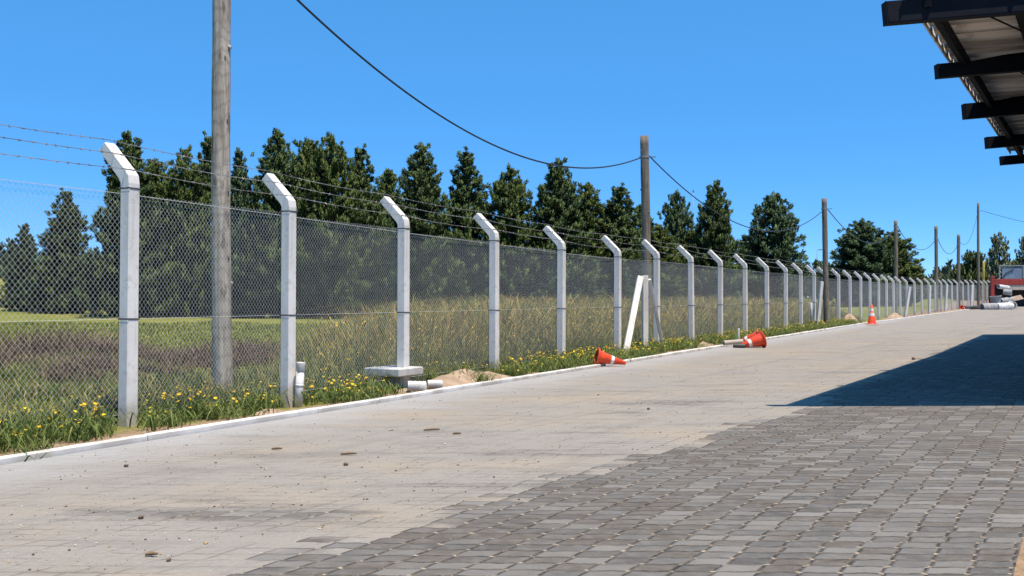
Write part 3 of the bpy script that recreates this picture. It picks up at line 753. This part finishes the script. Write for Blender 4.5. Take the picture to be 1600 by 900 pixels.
# far wood on the skyline: one uncountable mass
g = np.random.default_rng(40); C = []
for k in range(4600):
    px = g.uniform(-260, 1640); Y = g.uniform(155, 235); hmax = 5.5 if px > 1210 else 4.0 + 1.2 * math.sin(px * 0.02)
    if px < 40: hmax = 7
    X = (px - CX) / FPX * Y; C.append((X, Y, gz(min(X, 200), 139) - 0.3 + hmax * g.random() * (0.7 + 0.3 * math.sin(px * 0.09) * math.sin(px * 0.031))))
C = np.array(C); A = np.tile(np.array([0, 0, 1.0]), (len(C), 1)) + g.normal(size=C.shape) * 0.3; A /= np.linalg.norm(A, axis=1)[:, None]
w = g.random((len(C), 1)); K = np.array([0.045, 0.065, 0.035]) * (1 - w) + np.array([0.11, 0.13, 0.06]) * w
V, F, T = needles(C, A, g.uniform(1.4, 2.6, len(C)), K, 26, (0.3, 1.4), 0.22, g)
o = npmesh('treeline', V, F, M_LEAF, T); tag(o, 'low green wood along the far skyline', 'wood', kind='stuff')

# ------------------------------------------------------------------ grasses, weeds, flowers
def blades(P, Hh, width, lean, tint, name, mat, label, cat, curl=0.5):
    P = np.asarray(P, float); n = len(P); Hh = np.asarray(Hh, float)[:, None]
    an = rng.uniform(0, 6.283, n); dr = np.stack([np.cos(an), np.sin(an), np.zeros(n)], 1)
    an2 = rng.uniform(0, 6.283, n); sd = np.stack([np.cos(an2), np.sin(an2), np.zeros(n)], 1)
    ln = rng.uniform(0.2, 1.0, (n, 1)) * lean; w = np.asarray(width)
    w = (w if w.ndim else np.full(n, float(w)))[:, None] * rng.uniform(0.7, 1.3, (n, 1))
    up = np.array([0, 0, 1.0])
    m1 = P + up * Hh * 0.42 + dr * Hh * ln * 0.22; m2 = P + up * Hh * 0.80 + dr * Hh * ln * 0.62
    tp = P + up * Hh * (1.0 - curl * ln) + dr * Hh * ln * 1.15
    V = np.stack([P - sd * w * 0.8, P + sd * w * 0.8, m1 + sd * w, m1 - sd * w, m2 + sd * w * 0.75, m2 - sd * w * 0.75, tp, tp + up * 0.001], 1).reshape(-1, 3)
    b = np.arange(n)[:, None] * 8
    F = np.concatenate([b + np.array([0, 1, 2, 3]), b + np.array([3, 2, 4, 5]), b + np.array([5, 4, 6, 7])], 0)
    T = np.repeat(np.asarray(tint), 8, 0)
    o = npmesh(name, V, F, mat, T); return tag(o, label, cat, kind='stuff')
def cmix(n, a, b, jitter=0.18):
    w = rng.random((n, 1)); c = np.array(a) * (1 - w) + np.array(b) * w; return np.clip(c * (1 + rng.normal(0, jitter, (n, 1))), 0.005, 1)
def gpts(XY): return np.array([(x, y, gz(x, y) - 0.01) for x, y in XY])
def vnoise(x, y, s, k=0): return math.sin(x * s + 1.7 * k + 1.3 * math.sin(y * s * 0.7 + k)) * math.cos(y * s * 0.9 - 0.6 * k + math.sin(x * s * 0.6))

# low turf in the field
XY = []
while len(XY) < 52000:
    Y = 5.5 + 40 * rng.random() ** 1.5; X = FX(Y) - 0.2 - (12 + 0.6 * Y) * rng.random()
    if (X / Y) < -0.60: continue
    XY.append((X, Y))
P = gpts(XY); n = len(P)
hh = np.array([0.10 + 0.10 * rng.random() + 0.07 * vnoise(x, y, 0.8) for x, y in XY]) * 1.0
blades(P, np.clip(hh, 0.05, 0.4), 0.006 + 0.00035 * P[:, 1], 0.9, cmix(n, (0.125, 0.155, 0.022), (0.28, 0.27, 0.06)), 'field_grass', M_GRASS, 'short yellowish green grass of the field behind the fence', 'grass')
# tall weeds and dry stalks close behind the fence
XY = []; hs_ = []
while len(XY) < 46000:
    Y = 10.5 + 42 * rng.random() ** 1.25; o = 0.15 + 9.5 * rng.random() ** 1.4; X = FX(Y) - o
    px = CX + FPX * X / Y
    env = min(1, max(0, (px - 380) / 260))
    if env < rng.random() * 0.9 + 0.05: continue
    XY.append((X, Y)); hs_.append((0.26 + 1.0 * env * min(1, o / 2.2)) * (0.6 + 0.55 * rng.random()) * (1 + 0.22 * vnoise(X, Y, 0.9, 2)))
P = gpts(XY); n = len(P); hs_ = np.array(hs_)
tall = np.clip((hs_ - 0.3) / 0.6, 0, 1)[:, None]
ct = cmix(n, (0.13, 0.15, 0.028), (0.28, 0.26, 0.045)) * (1 - tall) + cmix(n, (0.25, 0.18, 0.06), (0.43, 0.32, 0.10)) * tall
gm_ = rng.random((n, 1)) < 0.42; ct = np.where(gm_, cmix(n, (0.09, 0.13, 0.03), (0.17, 0.19, 0.05)), ct)
blades(P, hs_, 0.0032 + 0.00022 * P[:, 1], 1.0, ct, 'tall_weeds', M_GRASS, 'tall tangle of green weeds and dry brown stalks behind the fence', 'weeds', 0.35)
# brown heathery hummocks at left, ragged herbs between them
XY = []; hs_ = []
HUM = [(-8.3, 17.2, 2.6, 2.2), (-5.3, 17.6, 2.0, 1.9), (-6.0, 14.2, 1.1, 0.9)]
while len(XY) < 15000:
    hx, hy, ra, rb_ = HUM[int(rng.choice(3, p=[0.5, 0.36, 0.14]))]; a = rng.uniform(0, 6.283); q = math.sqrt(rng.random())
    X = hx + math.cos(a) * q * ra * (1 + 0.3 * math.sin(3 * a + hx)); Y = hy + math.sin(a) * q * rb_ * (1 + 0.3 * math.cos(2 * a + hy))
    if X > FX(Y) - 0.5 or (X + 3.82) ** 2 + (Y - 12.6) ** 2 < 0.6: continue
    XY.append((X, Y)); hs_.append(((0.75 if hx < -8 else 1.0) * 0.2 + (0.85 if hx < -8 else 0.45) * (1 - q) ** 0.8 * (0.75 + 0.25 * vnoise(X, Y, 1.9, 4))) * rng.uniform(0.55, 1.15))
P = gpts(XY); n = len(P)
blades(P, hs_, 0.008, 1.2, cmix(n, (0.080, 0.052, 0.034), (0.24, 0.165, 0.10)), 'brown_scrub', M_GRASS, 'brown dry scrub in low hummocks in the field at left', 'scrub', 0.3)
XY = []; hs_ = []
while len(XY) < 17000:
    Y = 7.5 + 17 * rng.random() ** 1.2; X = FX(Y) - 0.15 - (2 + 0.45 * Y) * rng.random() ** 1.2
    if X / Y < -0.6 or vnoise(X, Y, 1.1, 6) + 0.4 * vnoise(X, Y, 3.1, 2) < rng.uniform(-0.3, 0.6): continue
    XY.append((X, Y)); hs_.append(rng.uniform(0.14, 0.34) * (1 + 0.4 * vnoise(X, Y, 2.0, 1)))
P = gpts(XY); n = len(P); w_ = rng.random((n, 1)) < 0.3
blades(P, hs_, 0.0055, 1.0, np.where(w_, cmix(n, (0.20, 0.15, 0.06), (0.34, 0.27, 0.11)), cmix(n, (0.050, 0.085, 0.020), (0.17, 0.19, 0.045))), 'ragged_herbs', M_GRASS, 'ragged green and straw coloured herbs close behind the near fence', 'herbs', 0.5)
# strap leaved verge plants on both sides of the fence foot
XY = []; hs_ = []; clumps = []
def bare(Y): return 1.0 if (8.3 < Y < 11.9 or 13.0 < Y < 15.6) else 0.0
Y = 5.4
while Y < 48:
    for _ in range(3):
        o = rng.uniform(0.14, 1.05) if rng.random() < 0.8 else rng.uniform(1.0, 1.8)
        if 12.7 < Y < 14.2 and o < 1.6 and rng.random() < 0.8: continue
        if bare(Y) and o < (0.95 if Y > 12 else 0.72 if 10.75 < Y < 11.6 else 0.40) and rng.random() < 0.93: continue
        if o < 0.24 and rng.random() < 0.45: continue
        if Y > 21 and o < 0.42 and rng.random() < 0.6: continue
        clumps.append((KX(Y) - o, Y + rng.uniform(-0.1, 0.1), o))
    Y += 0.075 if Y < 24 else 0.16
for cx_, cy_, o in clumps:
    px_ = CX + FPX * cx_ / cy_
    if (172 < px_ < 222 and cy_ < 9.6) or (430 < px_ < 484 and cy_ < 11.6): continue
    k = int(rng.integers(16, 40)); sz = rng.uniform(0.45, 1.2) * (0.8 if o < 0.3 else 1.0)
    for _ in range(k): XY.append((cx_ + rng.normal(0, 0.075), cy_ + rng.normal(0, 0.09))); hs_.append(sz * rng.uniform(0.12, 0.31))
P = gpts(XY); n = len(P)
blades(P, hs_, 0.0066, 1.35, cmix(n, (0.055, 0.100, 0.024), (0.200, 0.225, 0.065)), 'verge_plants', M_GRASS, 'dense strap leaved green plants along the kerb and fence foot', 'plants', 0.75)
# yellow blooms
V, F, T = [], [], []
def bloom(x, y, z, s, c):
    k0 = int(rng.integers(5, 8)); ph = rng.uniform(0, 6.28); tx, ty = rng.normal(0, 0.35, 2)
    nrm = np.array([tx, ty - 0.3, 1.0]); nrm /= np.linalg.norm(nrm); u = np.cross(nrm, [1, 0.3, 0]); u /= np.linalg.norm(u); w = np.cross(nrm, u); p = np.array([x, y, z])
    for k in range(k0):
        a = ph + 6.283 * k / k0; dr = u * math.cos(a) + w * math.sin(a); sd = np.cross(nrm, dr); b = len(V)
        V.extend([p, p + dr * s * 0.6 + sd * s * 0.32 + nrm * s * 0.25, p + dr * s + nrm * s * rng.uniform(0.0, 0.4), p + dr * s * 0.6 - sd * s * 0.32 + nrm * s * 0.25]); F.append((b, b + 1, b + 2, b + 3)); T.extend([c] * 4)
stem = []; sth = []
for k in range(4200):
    if rng.random() < 0.46:
        cx_, cy_, o = clumps[int(rng.integers(0, len(clumps)))]
        x, y = cx_ + rng.normal(0, 0.1), cy_ + rng.normal(0, 0.1); h = rng.uniform(0.10, 0.30); s = rng.uniform(0.009, 0.024)
    else:
        y = 11 + 30 * rng.random(); x = FX(y) - 0.1 - 4.5 * rng.random(); h = rng.uniform(0.2, 0.55) + 0.55 * rng.random() ** 2; s = rng.uniform(0.010, 0.022)
        if (x / y) < -0.2: continue
    if x > KX(y) - 0.13: continue
    px_ = CX + FPX * x / y
    if (172 < px_ < 222 and y < 9.6) or (430 < px_ < 484 and y < 11.6): continue
    z = gz(x, y) + h; w = rng.random(); c = np.array([0.84, 0.64, 0.03]) * w + np.array([0.78, 0.42, 0.02]) * (1 - w)
    bloom(x, y, z, s, c); stem.append((x, y)); sth.append(h)
o = npmesh('yellow_flowers', np.array(V), np.array(F), M_PETAL, np.array(T)); tag(o, 'yellow and orange blooms scattered through the verge plants', 'flowers', kind='stuff')
blades(gpts(stem), np.array(sth) + 0.01, 0.003, 0.02, cmix(len(stem), (0.06, 0.10, 0.02), (0.1, 0.14, 0.03)), 'flower_stems', M_GRASS, 'thin green stems under the yellow blooms', 'stems', 0.0)

# ------------------------------------------------------------------ sand heaps
def mound(name, x, y, rx, ry, h, label, rz, seed, kx=0.0):
    m = MB(); nr, ns = 14, 40; g = np.random.default_rng(seed); a, b, c = g.uniform(0, 6, 3); vs = [(0, 0, h * (1 + 0.0))]; fs = []
    for i in range(1, nr + 1):
        t = i / nr
        for k in range(ns):
            an = 6.2832 * k / ns; edge = 1 + 0.13 * math.sin(3 * an + a) + 0.08 * math.sin(5 * an + b)
            X, Y = math.cos(an) * rx * t * edge, math.sin(an) * ry * t * edge
            z = h * (math.cos(math.pi * min(1, t)) * 0.5 + 0.5) + 0.03 * math.sin(X * 9 + c) * math.cos(Y * 8) * (1 - t) + g.normal(0, 0.006) * (1 - t) - 0.06 * t
            vs.append((X, Y, z))
    for k in range(ns): fs.append((0, 1 + k, 1 + (k + 1) % ns))
    for i in range(nr - 1):
        for k in range(ns):
            j = (k + 1) % ns; o = 1 + i * ns; fs.append((o + k, o + ns + k, o + ns + j, o + j))
    m.add(vs, fs); o = m.build(name, M_SAND, None, True); o.location = (x, y, gz(x, y)); o.rotation_euler = (0, 0, rz)
    return tag(o, label, 'sand heap', 'sand heaps along the kerb')
FR = math.atan2(1, 0.53)
def kerbp(px, o, side=-1):
    """ground point that shows at column px, at offset o left of the kerb line"""
    Y = (8.0 + o) / (0.535 - (px - CX) / FPX); return KX(Y) - o, Y
x, y = kerbp(722, 0.62); mound('sand_heap', x, y, 1.9, 0.52, 0.17, 'largest sand heap, right of the raised concrete footing slab', FR, 1)
x, y = kerbp(640, 0.50); mound('sand_heap', x, y, 0.55, 0.33, 0.05, 'low sand heap under the raised concrete footing slab', FR, 2)
x, y = kerbp(1326, 0.95); mound('sand_heap', x, y, 0.95, 0.6, 0.50, 'pointed sand heap left of the upright traffic cone', FR, 3)
x, y = kerbp(1384, 0.85); mound('sand_heap', x, y, 2.6, 0.6, 0.32, 'long low sand heap right of the upright traffic cone', FR, 4)
x, y = kerbp(430, 0.42); mound('sand_heap', x, y, 0.9, 0.24, 0.045, 'thin sand spill by the kerb under the second fence post', FR, 5)
x, y = kerbp(1100, 0.50); mound('sand_heap', x, y, 1.2, 0.28, 0.10, 'flat sand spill left of the fallen cone pair', FR, 6)
x, y = kerbp(1235, 0.60); mound('sand_heap', x, y, 1.6, 0.35, 0.08, 'flat sand spill between fallen cone pair and third pole', FR, 7)

# ------------------------------------------------------------------ traffic cones
def cone(M, label, H=0.75, rb=0.20, bands=2, flange=0.0, square=True):
    o = empty('traffic_cone', (0, 0, 0), label, 'traffic cone', 'orange traffic cones')
    def rr(z): return rb + (0.032 - rb) * (z / H)
    w = 0.006; prof = [(rr(0) + 0.03, 0.028), (rr(0.03) + 0.006, 0.040), (rr(0.08), 0.08), (rr(H), H), (rr(H) * 0.6, H + 0.006), (rr(H) - w, H - 0.01), (rr(0.08) - w, 0.08), (rr(0) - w, 0.028)]
    m = MB(); m.lathe(prof, Matrix(), 28, True); b = m.build('body', M_ORANGE, o, True)
    m = MB(); fl = rb + 0.055 if not flange else flange
    if square:
        m.box((0, 0, 0.014), (2 * fl, 2 * fl, 0.026), None, 0.01)
    else:
        m.lathe([(rb - 0.02, 0.0), (fl, 0.0), (fl + 0.006, 0.012), (fl, 0.026), (rb + 0.02, 0.034), (rb - 0.02, 0.028)], Matrix(), 32, True)
    m.build('base', M_ORANGE, o)
    for k in range(bands):
        z0, z1 = ((0.42, 0.58), (0.66, 0.80))[k] if bands == 2 else (0.48, 0.59)
        m = MB(); m.lathe([(rr(z0 * H) + 0.002, z0 * H), (rr(z1 * H) + 0.002, z1 * H)], Matrix(), 28); m.build('reflective_band', M_WHITE, o, True)
    o.matrix_world = M; return o
def lying(px, Yv, dirn, H, rb, fl, zoff=0.0, xoff=0.0):
    """lying on its side: axis along dirn, base flange and tip touch the ground"""
    g = at(px, HZ, Yv); tilt = math.asin((fl - 0.03) / H)
    ax = Vector((dirn[0], dirn[1], 0)).normalized(); ax = (ax * math.cos(tilt) + Vector((0, 0, -math.sin(tilt)))).normalized()
    M3 = frame_from(ax, Vector((0, 0, 1)).cross(ax)); return place(M3, (g.x + xoff, Yv, zoff + fl * math.cos(tilt)))
d, rd = dirs(18)
cone(lying(940, 18.15, (0.90, 0.12), 0.58, 0.135, 0.165, 0.03, -0.10), 'fallen orange cone with one white band by the strut post, wide end left', 0.58, 0.135, 1, 0.165, False)
cone(lying(1191, 25.0, (-0.97, -0.18), 0.72, 0.185, 0.225, 0.0), 'front fallen orange cone on the kerb, white band and wide end right', 0.72, 0.185, 1, 0.225, False)
cone(lying(1187, 25.5, (-0.9, 0.25), 0.66, 0.175, 0.21, 0.06), 'rear fallen orange cone, mostly hidden behind another fallen cone', 0.66, 0.175, 1, 0.21, False)
g = at(1362, HZ, 45.0)
cone(Matrix.Translation((g.x, 45.0, 0.05)), 'upright orange cone with two white bands standing at the kerb', 0.93, 0.20, 2)
g = at(1504, HZ, 87.0)
cone(lying(1502, 86.5, (0.9, 0.1), 0.5, 0.2, 0.24, rise(86)), 'tiny far orange cone lying beside the dark hose near fence end', 0.5, 0.2, 1, 0.24, False)

# ------------------------------------------------------------------ pipes and stakes by the fence
x, y = (467 - CX) / FPX * 11.45, 11.45
o = empty('standing_pipe', (x, y, 0.04), 'white plastic pipe standing upright beside the second fence post', 'pipe'); o.rotation_euler = (0, R(3), 0)
m = MB(); m.lathe([(0.047, -0.1), (0.047, 0.41), (0.040, 0.41), (0.040, -0.1)], Matrix(), 24, True); m.build('tube', M_PVC, o, True)
m = MB(); m.lathe([(0.048, 0.385), (0.0525, 0.39), (0.0525, 0.482), (0.051, 0.49), (0.047, 0.49), (0.047, 0.42), (0.047, 0.385)], Matrix(), 24, True); m.build('socket', M_PVC, o, True)
m = MB(); m.lathe([(0.0475, 0.20), (0.051, 0.205), (0.051, 0.225), (0.0475, 0.23)], Matrix(), 24, True); m.build('collar', M_PVC, o, True)
def pipe(name, p, q, r, mat, label, ribs=0, th=0.012, group=None, endmat=None):
    p, q = Vector(p), Vector(q); ax = q - p; L = ax.length; M4 = place(frame_from(ax, (0, 0, 1) if abs(ax.normalized().z) < 0.9 else (1, 0, 0)), p); c = (p + q) / 2
    prof = []; 
    if ribs:
        for k in range(ribs * 4 + 1): prof.append((r + (0.06 * r if (k // 2) % 2 else 0), L * k / (ribs * 4)))
    else: prof = [(r, 0), (r, L)]
    prof = prof + [(r - th, L), (r - th, 0)]
    m = MB(); m.lathe(prof, M4, 28, True); o = m.build(name, mat, None, ribs == 0 and False); o.location = (0, 0, 0)
    me = o.data
    for v in me.vertices: v.co -= c
    o.location = c
    return tag(o, label, 'pipe', group)
a = at(636, 607, 13.35); a = at(637, 607, 12.95); pipe('plastic_pipe', (a.x, 12.95, 0.11), (a.x + 0.24, 13.0, 0.10), 0.066, M_PVC, 'short white ribbed pipe poking out under the footing slab', 4)
a = at(668, 611, 13.5); a = at(668, 611, 13.45); pipe('plastic_pipe', (a.x, 13.45, 0.09), (a.x + 0.20, 13.5, 0.085), 0.055, M_PVC, 'short white pipe end lying at the foot of the largest sand heap', 2)
a = at(1133, 541, 25.0); pipe('plastic_pipe', (a.x, 25.2, 0.11), (a.x + 0.55, 25.45, 0.14), 0.06, M_SLAB, 'pale pipe lying left of the fallen cone pair', 0)
a = at(1146, 541, 24.8); pipe('plastic_pipe', (a.x, 24.85, 0.055), (a.x + 0.30, 24.8, 0.055), 0.05, M_DARKP, 'black pipe end touching the tip of the front fallen cone', 0)
def stake(px, pyt, Y, r, label):
    g = at(px, pyt, Y); x = g.x; b = gz(x, Y); m = MB(); m.prism([(0, 0, -0.1), (0.0, 0, (g.z - b) * 0.6), (0.004, 0, g.z - b - 0.01), (0.004, 0, g.z - b)], [r, r, r, r * 0.7], 10)
    o = m.build('white_stake', M_PVC, None, True); o.location = (x, Y, b); tag(o, label, 'stake')
stake(1154, 513, 26.4, 0.028, 'short white stake behind the fallen cone pair')
stake(1267.5, 473, 40.5, 0.05, 'taller white stake left of the leaning brace by the third pole')

# ------------------------------------------------------------------ things at the far end of the yard
Yr = 97.0; zr = rise(Yr)
fr = empty('steel_frame_shelter', (at(1575, HZ, Yr).x, Yr, zr), 'red steel frame with blue grey window panel above its dark opening', 'shelter')
FI = Matrix.Translation(-Vector(fr.location))
def rp(name, mat, x0, x1, y0, y1, Y, dep, parent=fr):
    a, b = at(x0, y1, Y), at(x1, y0, Y); m = MB(); m.box(((a.x + b.x) / 2, Y + dep / 2, (a.z + b.z) / 2), (b.x - a.x, dep, b.z - a.z), None, 0.01)
    o = m.build(name, mat, fr); o.matrix_parent_inverse = FI; return o
rp('post', M_RED, 1549, 1554, 431, 479, Yr - 0.1, 0.25)
rp('beam', M_RED, 1554.3, 1680, 436, 445, Yr, 0.3)
rp('valance', M_BEIGE, 1568, 1680, 445.2, 453, Yr + 0.05, 0.06)
rp('back_wall', M_BLACK, 1556, 1680, 446, 482, Yr + 1.6, 0.1)
rp('side_wall', M_BLACK, 1554.6, 1556, 446, 482, Yr + 0.3, 1.3)
rp('roof', M_BLACK, 1556, 1680, 441, 445, Yr + 0.31, 1.3)
wf = rp('window_panel', M_GLASS, 1566, 1597, 418, 435.8, Yr + 0.14, 0.04)
m = MB(); a, b = at(1563, 436, Yr), at(1600, 415, Yr)
for c, s in ((((a.x + b.x) / 2, Yr + 0.14, b.z), (b.x - a.x + 0.12, 0.12, 0.12)), ((a.x, Yr + 0.14, (a.z + b.z) / 2 - 0.01), (0.12, 0.11, b.z - a.z - 0.14)), ((b.x, Yr + 0.14, (a.z + b.z) / 2 - 0.01), (0.12, 0.11, b.z - a.z - 0.14))): m.box(c, s)
o = m.build('window_frame', M_GRAYF, fr); o.matrix_parent_inverse = FI
m = MB(); m.prism([at(1567, 434, Yr + 0.10), at(1572, 427, Yr + 0.10), at(1584, 421, Yr + 0.10)], 0.05, 6); o = m.build('wiper_arm', M_BLACK, fr); o.matrix_parent_inverse = FI
# heap of pipes and oddments in front of it
def gpt(px, py, Y): return at(px, py, Y)
pipe('concrete_pipe', gpt(1534, 480.5, 86), gpt(1556, 480, 86.2), 0.36, M_GREYP, 'grey ribbed pipe section lying at the left end of the pipe heap', 5, 0.07, 'pipe sections heaped in the far yard')
pipe('concrete_pipe', gpt(1557, 480, 86.3), gpt(1580, 478.5, 86.8), 0.36, M_PVC, 'white ribbed pipe section lying at the front of the pipe heap', 4, 0.07, 'pipe sections heaped in the far yard')
pipe('concrete_pipe', gpt(1577, 476.5, 88.5), gpt(1582, 477.5, 87.4), 0.40, M_PVC, 'white pipe section turned end on at the right of the pipe heap', 0, 0.09, 'pipe sections heaped in the far yard')
pipe('concrete_pipe', gpt(1560, 447.5, 88.5), gpt(1576, 450, 88.8), 0.20, M_PVC, 'white pipe lying topmost on the pipe heap', 2, 0.05, 'pipe sections heaped in the far yard')
pipe('concrete_pipe', gpt(1568, 456, 88.6), gpt(1581, 457.5, 88.2), 0.25, M_GREYP, 'grey pipe lying second from top on the pipe heap', 2, 0.05, 'pipe sections heaped in the far yard')
pipe('concrete_pipe', gpt(1563, 471, 88.0), gpt(1581, 468.5, 88.4), 0.28, M_GREYP, 'grey pipe lying mid height in the pipe heap under the tub', 3, 0.05, 'pipe sections heaped in the far yard')
c = gpt(1558.5, 475, 87.6); m = MB(); hh_ = 1.15; 
m.lathe([(0.02, 0.0), (0.30, 0.0), (0.46, hh_), (0.52, hh_), (0.52, hh_ + 0.06), (0.42, hh_ + 0.06), (0.27, 0.05), (0.02, 0.05)], place(Matrix.Rotation(R(-6), 3, 'Y'), (0, 0, 0)), 24)
o = m.build('round_tub', M_GREYP, None, False); o.location = (c.x, 87.7, rise(87.7)); tag(o, 'tall grey flared tub standing among the heaped pipes', 'tub')
m = MB(); a, b = gpt(1566, 471, 89.6), gpt(1597, 464, 90.2); dd = b - a; m.box((0, 0, 0), (dd.length, 0.5, 0.10), frame_from((0.1, -0.75, 0.65), dd), 0.01)
o = m.build('loose_board', M_CARD); o.location = (a + b) / 2; tag(o, 'brown loose board propped on the right side of the pipe heap', 'board')
pts = [gpt(1507, 480, 86.6), gpt(1520, 477.5, 87.2), gpt(1534, 476.5, 88.0), gpt(1550, 476, 88.6)]
pts = [Vector((p.x, p.y, rise(p.y) + 0.17)) for p in pts]
m = MB(); m.prism(pts, 0.17, 12); tag(m.build('thick_hose', M_DARKP, None, True), 'thick dark hose lying from the tiny far cone to the pipe heap', 'hose')
# low building and thin masts far behind
b = empty('low_building', (at(1552, HZ, 165).x, 165, gz(100, 139)), 'low dark grey building behind the trees at far right', 'building')
bi = Matrix.Translation(-Vector(b.location)); a0, a1 = at(1531, 440, 165), at(1562, 412, 165)
m = MB(); m.box(((a0.x + a1.x) / 2, 166, (0 + a1.z) / 2), (a1.x - a0.x, 5, a1.z), None, 0.02); o = m.build('wall', M_WALL, b); o.matrix_parent_inverse = bi
m = MB(); m.box(((a0.x + a1.x) / 2, 166, a1.z + 0.2), (a1.x - a0.x + 0.6, 5.6, 0.36), None, 0.03); o = m.build('roof', M_GRAYF, b); o.matrix_parent_inverse = bi
g0 = at(1537, 408, 112); m = MB(); m.prism([(0, 0, 0), (0, 0, g0.z - rise(112) - 0.15), (0, 0, g0.z - rise(112))], [0.12, 0.12, 0.05], 10); o = m.build('marker_post', M_YEL, None, True); o.location = (g0.x, 112, rise(112)); tag(o, 'yellow marker post just right of the tall thin pole', 'post')
def mast(px, pyt, Y, r, label, arm=0):
    g0 = at(px, pyt, Y); zb = gz(g0.x, Y) if Y < 139 else gz(min(g0.x, 200), 139); o = empty('thin_mast', (g0.x, Y, zb), label, 'mast'); h = g0.z - zb
    m = MB(); m.prism([(0, 0, 0), (0, 0, h * 0.5), (0, 0, h)], [r, r * 0.8, r * 0.5], 8); m.build('shaft', M_GRAYF, o, True)
    if arm: m = MB(); m.prism([(0, 0, h - 0.05), (arm, 0, h)], r * 0.5, 6); m.box((arm, 0, h - 0.02), (0.7, 0.25, 0.14)); m.build('lamp_arm', M_GRAYF, o)
    else: m = MB(); m.prism([(0, 0, h), (0, 0, h + 0.3)], r * 0.8, 6); m.build('tip', M_RED, o)
mast(1083.5, 300, 150, 0.13, 'thin grey mast with red tip between open pine and lone pine')
mast(1277, 390, 160, 0.14, 'thin far lamp mast with short arm left of the third pole', 0.7)

# ------------------------------------------------------------------ crumbs on the paving
ico = [(0, 0, 1), (0.89, 0, 0.45), (0.28, 0.85, 0.45), (-0.72, 0.53, 0.45), (-0.72, -0.53, 0.45), (0.28, -0.85, 0.45), (0.72, 0.53, -0.45), (-0.28, 0.85, -0.45), (-0.89, 0, -0.45), (-0.28, -0.85, -0.45), (0.72, -0.53, -0.45), (0, 0, -1)]
icf = [(0, 1, 2), (0, 2, 3), (0, 3, 4), (0, 4, 5), (0, 5, 1), (1, 6, 2), (2, 7, 3), (3, 8, 4), (4, 9, 5), (5, 10, 1), (6, 7, 2), (7, 8, 3), (8, 9, 4), (9, 10, 5), (10, 6, 1), (11, 7, 6), (11, 8, 7), (11, 9, 8), (11, 10, 9), (11, 6, 10)]
I = np.array(ico); n = 3600; V = np.zeros((n, 12, 3)); T = np.zeros((n, 12, 3))
for k in range(n):
    while True:
        Y = 4 + 40 * rng.random() ** 1.9; X = KX(Y) + 0.15 + rng.random() * (0.75 * Y)
        if X / Y < 0.56 and X / Y > -0.58: break
    s = 0.0021 + 0.0050 * rng.random() ** 4
    if rng.random() < 0.02: s *= 1.6
    s *= 1 + 0.012 * Y
    q = I * (1 + rng.normal(0, 0.18, (12, 1))) * s * np.array([rng.uniform(0.8, 1.8), rng.uniform(0.7, 1.2), rng.uniform(0.5, 0.9)]); an = rng.uniform(0, 6.28); c, s_ = math.cos(an), math.sin(an)
    V[k] = q @ np.array([[c, s_, 0], [-s_, c, 0], [0, 0, 1]]) + np.array([X, Y, rise(Y) + s * 0.45])
    w = rng.random(); T[k] = (0.14, 0.075, 0.035) if w < 0.55 else ((0.40, 0.27, 0.14) if w < 0.85 else (0.55, 0.50, 0.43))
F = (np.array(icf)[None] + np.arange(n)[:, None, None] * 12).reshape(-1, 3)
tag(npmesh('grit', V.reshape(-1, 3), F, M_PEB, T.reshape(-1, 3)), 'brown and pale grit scattered over the sandy paving', 'grit', kind='stuff')
def stone(px, py, r, label):
    Y = FPX * CAMH / (py - HZ); X = (px - CX) / FPX * Y; m = MB(); sub = []
    q = I * np.array([1.15, 0.9, 0.75]) * r * (1 + rng.normal(0, 0.13, (12, 1))); m.add([tuple(v) for v in q], icf)
    o = m.build('loose_stone', M_STONE); o.location = (X, Y, r * 0.6); o.rotation_euler = (0, 0, rng.uniform(0, 6)); tag(o, label, 'stone', 'loose stones on the paving')
stone(222, 810, 0.017, 'brown stone alone on the pale paving at lower left')
stone(265, 876, 0.013, 'small brown stone nearest the bottom edge')
stone(1013, 640, 0.022, 'dark stone on the pale paving left of the canopy shade corner')
stone(198, 729, 0.018, 'brown stone on the paving just below the nearest fence post')
stone(541, 727, 0.020, 'pale brown stone midway across the paving below the white pipe')
stone(1427, 562, 0.05, 'dark stone lying against the upper edge of the canopy shade')
def twig(px, py, L, an, label):
    Y = FPX * CAMH / (py - HZ); X = (px - CX) / FPX * Y; m = MB(); m.prism([(-L / 2, 0, 0), (-L * 0.1, 0.01, 0.004), (L * 0.25, -0.004, 0.006), (L / 2, 0.006, 0.002)], [0.007, 0.011, 0.009, 0.005], 7)
    o = m.build('dry_twig', M_TWIG, None, True); o.location = (X, Y, 0.012); o.rotation_euler = (0, 0, an); tag(o, label, 'twig', 'twigs on the paving')
twig(675, 673, 0.16, 0.25, 'longest brown twig on the pale paving')
twig(714, 679, 0.08, -0.1, 'short dark twig just right of the longest twig')
twig(433, 703, 0.09, 0.0, 'short dark twig below the standing white pipe')
twig(545, 711, 0.13, 0.1, 'thin brown twig near the middle of the pale paving')
twig(238, 869, 0.06, 0.1, 'small twig near the bottom edge beside a brown stone')
